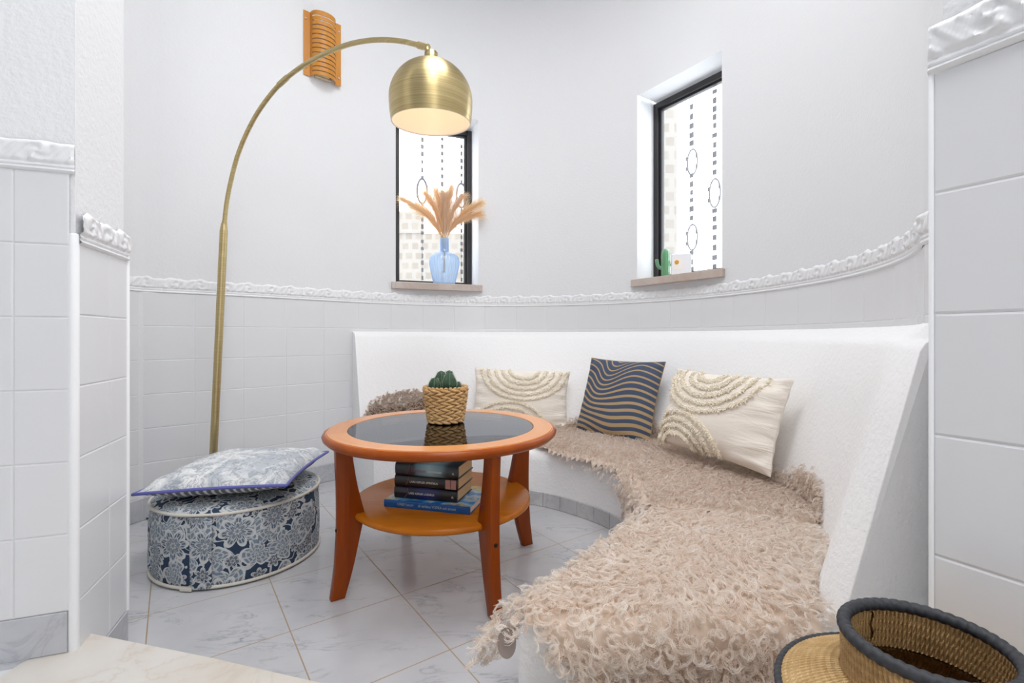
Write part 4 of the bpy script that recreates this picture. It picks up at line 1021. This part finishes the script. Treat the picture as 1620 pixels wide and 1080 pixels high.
def mk_wave():
    s = NM('navy_wave_stripe'); v = s.coord('Object'); sp = s.n('ShaderNodeSeparateXYZ'); s.l(v, sp.inputs[0]); x, z = sp.outputs[0], sp.outputs[2]
    g1 = s.math('EXPONENT', s.math('MULTIPLY', s.math('POWER', s.math('ADD', s.math('ADD', x, 0.10), s.math('MULTIPLY', z, -0.45)), 2.0), -160.0))
    st = s.math('MULTIPLY', s.math('ADD', z, 0.10), 0.30)
    dip = s.math('MULTIPLY', g1, s.math('MULTIPLY', s.math('ADD', z, 0.16), 0.26))
    wave = s.math('MULTIPLY', s.math('SINE', s.math('ADD', s.math('MULTIPLY', x, 17.0), s.math('ADD', s.math('MULTIPLY', z, 3.0), 2.3))), 0.016)
    tilt = s.math('MULTIPLY', x, 0.10)
    tw = s.math('ADD', s.math('ADD', z, dip), s.math('ADD', wave, tilt))
    ph_ = s.math('FRACT', s.math('ADD', s.math('MULTIPLY', tw, 27.0), 20.0))
    wdt = s.math('ADD', 0.37, s.math('MULTIPLY', z, -0.85))
    m = s.math('LESS_THAN', ph_, wdt)
    col = s.mix(m, srgb(66, 78, 100), srgb(176, 150, 112))
    s.bsdf(col, 0.85, Normal=s.bump(s.noise(v, 500, 2), 0.25, 0.001)); return s.m
bcq = Vector((0.575, 2.595, 0.492))
bcush = thing('striped_cushion', 'square navy cushion with wavy tan stripes between the two cream cushions', 'cushion', bcq, 'cushions on the bench')
bcush.rotation_euler = orient(bcq, (-0.66, -0.75), 22, 1.0).to_euler()
bvf = cushion_vf(0.45, 0.45, 0.14, 40, 0.10, 0.006, 4)
obj('cover', bvf[:2], mk_wave(), bcush, smooth=True)
obj('seam', edge_tube(bvf[2], 0.0025), plain('tan_seam', srgb(150, 126, 94), 0.8), bcush, smooth=True)

# ------------------------------------------------------------------ sheepskins
def mk_wool(name, c_a, c_b):
    s = NM(name); at = s.n('ShaderNodeAttribute', attribute_name='tone')
    col = s.ramp(at.outputs['Fac'], [(0.0, c_a), (1.0, c_b)])
    d = s.n('ShaderNodeBsdfDiffuse'); s.l(col, d.inputs[0]); t = s.n('ShaderNodeBsdfTranslucent'); s.l(col, t.inputs[0])
    g_ = s.n('ShaderNodeBsdfGlossy'); g_.inputs['Roughness'].default_value = 0.45
    m = s.n('ShaderNodeMixShader'); m.inputs[0].default_value = 0.55; s.l(d.outputs[0], m.inputs[1]); s.l(t.outputs[0], m.inputs[2])
    m2 = s.n('ShaderNodeMixShader'); m2.inputs[0].default_value = 0.03; s.l(m.outputs[0], m2.inputs[1]); s.l(g_.outputs[0], m2.inputs[2])
    s.l(m2.outputs[0], s.out.inputs[0]); return s.m
def npinner(phi):   # bench front radius by angle
    a = np.degrees(np.arctan2([p.y - CY for p in Fc_], [p.x - CX for p in Fc_])); r = np.hypot([p.x - CX for p in Fc_], [p.y - CY for p in Fc_])
    o_ = np.argsort(a); return np.interp(phi, a[o_], r[o_])
cols_a = np.array([[math.degrees(math.atan2(c[5].y - CY, c[5].x - CX)), math.hypot(c[5].x - CX, c[5].y - CY) + 0.03] for c in cols])
cols_a = cols_a[np.argsort(cols_a[:, 0])]
def npback(phi): return np.interp(phi, cols_a[:, 0], cols_a[:, 1])
LEAN = 0.30
def fold(x, y, lift=0.012):
    """drape a flat sheet point (x, y) over the seat: down the front, down the end, or up the backrest"""
    dx, dy = x - CX, y - CY; r = np.hypot(dx, dy); phi = np.degrees(np.arctan2(dy, dx)); c, s_ = dx / r, dy / r
    rf, rb = npinner(phi), npback(phi)
    pos = np.stack([x, y, np.full_like(x, SZ + lift)], 1); nrm = np.tile(np.array([0., 0, 1]), (len(x), 1))
    e = YE + 0.01 - y; m = e > 0
    rnd = 0.03
    def down(d):     # rounded edge: returns (out, drop, angle)
        a = np.clip(d / rnd, 0, math.pi / 2); ex = np.maximum(0, d - rnd * math.pi / 2)
        return rnd * np.sin(a), rnd * (1 - np.cos(a)) + ex, a
    f = rf - 0.005 - r; k = (f > 0)
    o_, dd, a = down(np.maximum(f, 0))
    rr_ = np.where(k, rf - 0.005 - o_ - lift * np.sin(a), r)
    pos[k, 0] = (CX + rr_ * c)[k]; pos[k, 1] = (CY + rr_ * s_)[k]; pos[k, 2] -= (dd + lift * (1 - np.cos(a)))[k]
    nrm[k] = np.stack([-c * np.sin(a), -s_ * np.sin(a), np.cos(a)], 1)[k]
    # past the curve's end the front edge runs on straight to the corner
    cd = (x - 0.012) * -0.745 + (y - 0.958) * 0.667; k2 = (phi < -55) & (cd > 0)
    o2, d2, a2 = down(np.maximum(cd, 0))
    pos[k2, 0] = (x + 0.745 * cd - 0.745 * (o2 + lift * np.sin(a2)))[k2]; pos[k2, 1] = (y - 0.667 * cd + 0.667 * (o2 + lift * np.sin(a2)))[k2]; pos[k2, 2] = (SZ + lift - d2 - lift * (1 - np.cos(a2)))[k2]
    nrm[k2] = np.stack([-0.745 * np.sin(a2), 0.667 * np.sin(a2), np.cos(a2)], 1)[k2]
    b = r - rb; q = b > 0
    a = np.clip(b / 0.05, 0, 1) * (math.pi / 2 - LEAN)
    rr_ = rb + b * 0.30 - 0.012; zz_ = SZ + lift + np.maximum(0, b - 0.01) * 0.95
    pos[q, 0] = (CX + rr_ * c)[q]; pos[q, 1] = (CY + rr_ * s_)[q]; pos[q, 2] = zz_[q]
    nrm[q] = np.stack([-c * np.sin(a), -s_ * np.sin(a), np.cos(a)], 1)[q]
    o_, dd, a = down(np.maximum(e, 0))
    pos[m, 1] = (YE + 0.01 - o_ - lift * np.sin(a))[m]; pos[m, 2] -= (dd + lift * (1 - np.cos(a)))[m]
    nn = np.stack([0 * a, -np.sin(a), np.cos(a)], 1); nrm[m] = (nn * 0.8 + nrm * 0.2)[m]
    nrm /= np.linalg.norm(nrm, axis=1)[:, None]
    return pos, nrm
def inpoly(x, y, P):
    ins = np.zeros(len(x), bool); n = len(P)
    for i in range(n):
        x1, y1 = P[i]; x2, y2 = P[(i + 1) % n]
        if y1 == y2: continue
        c = ((y1 > y) != (y2 > y)) & (x < (x2 - x1) * (y - y1) / (y2 - y1) + x1); ins ^= c
    return ins
def sheepskin(name, label, poly, mat, spacing, ns, L, curl, width, seed, lift=0.012, bump=None, loc=(0, 0, 0), nseg=9, lean_dir=None):
    rg = np.random.default_rng(seed); P = np.array(poly)
    x0, y0 = P.min(0); x1, y1 = P.max(0)
    gx, gy = np.meshgrid(np.arange(x0, x1, spacing), np.arange(y0, y1, spacing)); gx = gx.ravel(); gy = gy.ravel()
    gx = gx + rg.uniform(-.5, .5, len(gx)) * spacing; gy = gy + rg.uniform(-.5, .5, len(gy)) * spacing
    k = inpoly(gx + rg.normal(0, 0.006, len(gx)), gy + rg.normal(0, 0.006, len(gx)), P); gx, gy = gx[k], gy[k]
    pos, nrm = fold(gx, gy, lift)
    if bump is not None: pos += nrm * bump(gx, gy)[:, None]
    n = len(gx)
    # smooth combing field + random
    fa = 2.2 * np.sin(gx * 5.1 + seed) + 1.9 * np.cos(gy * 4.3 + seed * 2) + rg.normal(0, 0.75, n)
    t1 = np.stack([np.cos(fa), np.sin(fa), 0 * fa], 1)
    if lean_dir is not None: t1 = t1 * 0.75 + np.array(lean_dir)
    t1 -= nrm * (t1 * nrm).sum(1)[:, None]; t1 /= np.linalg.norm(t1, axis=1)[:, None] + 1e-9
    # hanging parts comb downwards
    side = 1 - np.abs(nrm[:, 2]); dn = np.tile(np.array([0, 0, -1.0]), (n, 1)); dn -= nrm * (dn * nrm).sum(1)[:, None]
    t1 = t1 * (1 - 0.5 * side[:, None]) + dn * side[:, None]; t1 /= np.linalg.norm(t1, axis=1)[:, None] + 1e-9
    t2 = np.cross(nrm, t1)
    clump = rg.uniform(0.65, 1.25, n); om = rg.uniform(5.0, 9.5, n) * rg.choice([-1, 1], n); ph0 = rg.uniform(0, 6.28, n); cr = curl * rg.uniform(0.6, 1.4, n)
    ltone = np.clip(0.5 + 0.22 * rg.normal(0, 1, n) + 0.16 * np.sin(gx * 13 + 2 * np.sin(gy * 9)) * np.cos(gy * 11), 0, 1)
    tt = np.linspace(0, 1, nseg)[None, None, :]
    off1 = rg.normal(0, spacing * 0.30, (n, ns, 1)); off2 = rg.normal(0, spacing * 0.30, (n, ns, 1))
    conv = 1 - 0.80 * tt ** 0.7                                   # strands of a lock close up to its tip
    ln = L * clump[:, None, None] * rg.uniform(0.75, 1.15, (n, ns, 1))
    jit = rg.normal(0, 0.22, (n, ns, 1))
    aN = ln * (0.95 * tt - 0.50 * tt ** 2.2)
    a1 = ln * 0.50 * tt ** 1.5 + off1 * conv + cr[:, None, None] * tt ** 0.7 * np.cos(om[:, None, None] * tt * 1.0 + ph0[:, None, None] + jit)
    a2 = off2 * conv + cr[:, None, None] * tt ** 0.7 * np.sin(om[:, None, None] * tt * 1.0 + ph0[:, None, None] + jit)
    aN = aN + 0.55 * cr[:, None, None] * tt * np.sin(om[:, None, None] * tt * 0.9 + ph0[:, None, None] * 1.7)
    aN = np.maximum(aN, -0.004)
    pts = pos[:, None, None, :] + nrm[:, None, None, :] * aN[..., None] + t1[:, None, None, :] * a1[..., None] + t2[:, None, None, :] * a2[..., None]
    pts[..., 2] = np.maximum(pts[..., 2], 0.012)
    pts = pts.reshape(n * ns, nseg, 3)
    tg = np.gradient(pts, axis=1); rv = rg.normal(0, 1, (n * ns, 1, 3)); wd = np.cross(tg, rv); wd /= np.linalg.norm(wd, axis=2)[..., None] + 1e-12
    tap = (1 - 0.6 * np.linspace(0, 1, nseg) ** 2)[None, :, None] * width / 2
    vv = np.stack([pts - wd * tap, pts + wd * tap], 2).reshape(-1, 3)
    S = n * ns; base = (np.arange(S) * nseg * 2)[:, None] + (np.arange(nseg - 1) * 2)[None, :]
    q = np.stack([base, base + 1, base + 3, base + 2], 2).reshape(-1, 4)
    root = thing(name, label, 'sheepskin rug', loc)
    vv = vv - np.array(loc)
    me = bpy.data.meshes.new('fleece'); me.vertices.add(len(vv)); me.vertices.foreach_set('co', vv.ravel().astype(np.float32))
    me.loops.add(q.size); me.loops.foreach_set('vertex_index', q.ravel().astype(np.int32)); me.polygons.add(len(q))
    me.polygons.foreach_set('loop_start', (np.arange(len(q)) * 4).astype(np.int32)); me.polygons.foreach_set('use_smooth', np.ones(len(q), bool))
    me.update(calc_edges=True)
    tone = np.clip(np.repeat(ltone, ns) + rg.normal(0, 0.14, S), 0, 1); tone = np.repeat(tone, nseg * 2)
    me.attributes.new('tone', 'FLOAT', 'POINT').data.foreach_set('value', tone.astype(np.float32))
    me.materials.append(mat); fo = bpy.data.objects.new('fleece', me); COL.objects.link(fo); fo.parent = root; fo['kind'] = 'stuff'
    # the hide below
    hg = 0.02
    ux = np.arange(x0, x1 + hg, hg); uy = np.arange(y0, y1 + hg, hg); mx, my = np.meshgrid(ux, uy)
    hp, hn = fold(mx.ravel(), my.ravel(), lift * 0.5); 
    if bump is not None: hp += hn * (bump(mx.ravel(), my.ravel()))[:, None]
    cen = inpoly((mx[:-1, :-1] + hg / 2).ravel(), (my[:-1, :-1] + hg / 2).ravel(), P).reshape(len(uy) - 1, len(ux) - 1)
    sk = 0.028 if seed == 11 else 0.016
    for ex, ey in ((sk, 0), (-sk, 0), (0, sk), (0, -sk)):
        cen &= inpoly((mx[:-1, :-1] + hg / 2 + ex).ravel(), (my[:-1, :-1] + hg / 2 + ey).ravel(), P).reshape(cen.shape)
    w_ = len(ux); idx = {}; V = []; Fq = []
    for j in range(len(uy) - 1):
        for i in range(len(ux) - 1):
            if cen[j, i] and not (seed == 11 and ux[i] < 0.02):
                f = []
                for a in (j * w_ + i, j * w_ + i + 1, (j + 1) * w_ + i + 1, (j + 1) * w_ + i):
                    if a not in idx: idx[a] = len(V); V.append(tuple(hp[a] - np.array(loc)))
                    f.append(idx[a])
                Fq.append(tuple(f))
    obj('hide', (V, Fq), hide_d if seed == 37 else hide_m, root, smooth=True)
    return root
hide_d = plain('brown_hide', srgb(140, 114, 96), 0.9); hide_m = plain('sheepskin_hide', srgb(214, 196, 180), 0.9)
wool_a = mk_wool('pale_curly_wool', (0.90, 0.80, 0.71, 1), (0.99, 0.96, 0.92, 1))
wool_b = mk_wool('taupe_wool', (0.76, 0.65, 0.56, 1), (0.94, 0.88, 0.82, 1))
wool_c = mk_wool('brown_taupe_wool', (0.62, 0.50, 0.41, 1), (0.88, 0.78, 0.69, 1))
near = [(-0.045, 1.06), (-0.095, 1.0), (-0.085, 0.935), (-0.03, 0.925), (0.0, 0.925), (0.045, 0.92), (0.08, 0.87), (0.15, 0.80), (0.20, 0.68), (0.32, 0.62), (0.5, 0.62), (0.60, 0.70), (0.625, 0.90), (0.66, 1.0), (0.72, 1.05), (0.79, 1.13),
        (0.845, 1.25), (0.86, 1.36), (0.78, 1.43), (0.62, 1.47), (0.50, 1.52), (0.40, 1.53), (0.34, 1.44), (0.24, 1.29), (0.13, 1.16), (0.03, 1.06)]
sheepskin('sheepskin_rug', 'pale curly sheepskin in the foreground, hanging over the near end of the bench', near, wool_a, 0.0125, 15, 0.036, 0.0105, 0.0011, 11, loc=(0.35, 1.1, SZ), lift=0.014)
def P2(phi, r): a = R(phi); return (CX + r * math.cos(a), CY + r * math.sin(a))
mid = [P2(-14, 0.66), P2(-9, 0.60), P2(-2, 0.60), P2(6, 0.66), P2(18, 0.71), P2(26, 0.70), P2(36, 0.70), P2(46, 0.685), P2(54, 0.70), P2(62, 0.74), P2(66, 0.95), P2(63, 1.25), P2(52, 1.33), P2(38, 1.33), P2(22, 1.26), P2(12, 1.27), P2(4, 1.30), P2(-3, 1.27), P2(-8, 1.33), P2(-15, 1.31), P2(-19, 1.20), P2(-17, 0.95), P2(-17, 0.75)]
sheepskin('sheepskin_rug', 'taupe sheepskin on the curve of the bench, under the blue and right cream cushions', mid, wool_b, 0.0135, 10, 0.033, 0.0075, 0.0015, 23, lift=0.034, loc=(0.55, 2.2, SZ), nseg=8)
far = [P2(74, 0.80), P2(90, 0.76), P2(108, 0.80), P2(117, 0.90), P2(121, 1.05), P2(122, 1.22), P2(119, 1.31), P2(115, 1.37), P2(110.5, 1.42), P2(106, 1.44), P2(102.5, 1.42), P2(98, 1.33), P2(93, 1.29), P2(88, 1.30), P2(80, 1.30), P2(70, 1.30), P2(68, 1.0)]
sheepskin('sheepskin_rug', 'darker brown sheepskin at the left end of the bench, behind the coffee table', far, wool_c, 0.0115, 10, 0.036, 0.006, 0.0018, 37, lift=0.014, loc=(-0.35, 2.7, SZ), nseg=7)
for o in [o for o in COL.objects if o.name == 'sheepskin_rug']:
    o['label'] = 'pale curly sheepskin in the foreground, hanging over the near end of the bench'
    dsk = grid(lambda i, j: (-0.360 + 0.018 * math.cos(j * 2 * math.pi / 24) * i / 4, -0.186 + 0.004 * math.sin(i / 4 * 3), -0.022 + 0.030 * math.sin(j * 2 * math.pi / 24) * i / 4), 5, 25)
    obj('hide_flap', dsk, plain('flap_leather', srgb(150, 136, 130), 0.7), o, smooth=True)

# ------------------------------------------------------------------ woven basket vase in the foreground
BV = Vector((0.432, 0.500, 0.15))
bk = thing('woven_basket', 'woven straw basket vase with a black wrapped rim on the step by the right wall', 'basket', BV)
def weave_rip(amp, k): return lambda a, j, r, z: amp * math.sin(k * a + 260 * z)
ZR = 0.362
neck_o = [(0.0735, ZR - 0.048 + 0.048 * t) for t in np.linspace(0, 1, 40)]
def woven(prof, n, amp, k, thick, gap=None):
    V = []; Fc = []; m = len(prof)
    nr_ = []
    for j in range(m):
        a_, b_ = prof[max(j - 1, 0)], prof[min(j + 1, m - 1)]; tx, tz = b_[0] - a_[0], b_[1] - a_[1]; q_ = math.hypot(tx, tz)
        nr_.append((abs(tz) / q_, abs(tx) / q_ * (1 if True else 0)))
    for d in (0, thick):
        for jj, (r, z) in enumerate(prof):
            for i in range(n):
                a = 2 * math.pi * i / n; h_ = amp * (abs(math.sin(k * a / 2 + 40 * z)) ** 0.6 * (0.72 + 0.28 * math.sin(k * a + 9.0 * jj))) * (1 if d == 0 else -1)
                rr = r + (h_ - d) * nr_[jj][0]; V.append((rr * math.cos(a), rr * math.sin(a), z + (h_ - d) * nr_[jj][1]))
    for s in (0, 1):
        for j in range(m - 1):
            for i in range(n):
                a = 2 * math.pi * (i + 0.5) / n
                if gap and gap(a, (prof[j][1] + prof[j + 1][1]) / 2): continue
                b_ = s * m * n; f = (b_ + j * n + i, b_ + j * n + (i + 1) % n, b_ + (j + 1) * n + (i + 1) % n, b_ + (j + 1) * n + i)
                Fc.append(f if s == 0 else f[::-1])
    return V, Fc
straw2 = mk_straw('twisted_straw', srgb(196, 158, 104), srgb(218, 184, 130), 60, 130); straw3 = mk_straw('shadowed_straw', srgb(184, 146, 94), srgb(206, 168, 114), 60, 104)
ga = R(96)
slit = lambda a, z: abs(a - ga - 0.02 * math.sin(z * 300)) < 0.024 * min(1, max(0, (z - (ZR - 0.05)) / 0.01)) and z < ZR - 0.006
obj('neck', woven(neck_o, 900, 0.0021, 104, 0.004, slit), straw3, bk, smooth=True)
shp = [(0.0735 + 0.062 * t, ZR - 0.048 - 0.030 * t ** 1.4) for t in np.linspace(0, 1, 40)] + [(0.1355 + 0.002 * math.sin(3.1 * t) - 0.02 * t * t, ZR - 0.078 - (ZR - 0.084) * t) for t in np.linspace(0.02, 1, 40)]
obj('body', woven(shp, 900, 0.0021, 130, 0.004), straw2, bk, smooth=True)
obj('base', lathe([(0, 0.001), (0.113, 0.001), (0.113, 0.006), (0, 0.006)], 40), straw2, bk)
blk = NM('black_wrapped_cord'); _v = blk.coord(); blk.bsdf(blk.mix(blk.noise(_v, 180, 3), srgb(26, 27, 30), srgb(58, 60, 66)), 0.6); blk = blk.m
def wrapped_ring(R_, z, r, k, amp=0.22):
    n, m = 360, 14
    def fn(i, j):
        a = 2 * math.pi * i / n; b_ = 2 * math.pi * j / m; q = r * (1 + amp * (abs(math.sin(k * a / 2 + b_ / 2)) ** 0.7 - 0.6))
        return ((R_ + q * math.cos(b_)) * math.cos(a), (R_ + q * math.cos(b_)) * math.sin(a), z + q * math.sin(b_))
    V = [fn(i, j) for j in range(m) for i in range(n)]
    return V, [(j * n + i, j * n + (i + 1) % n, ((j + 1) % m) * n + (i + 1) % n, ((j + 1) % m) * n + i) for j in range(m) for i in range(n)]
obj('rim', wrapped_ring(0.0715, ZR, 0.0065, 46), blk, bk, smooth=True)
obj('shoulder_band', wrapped_ring(0.1355, ZR - 0.078, 0.0045, 90), blk, bk, smooth=True)
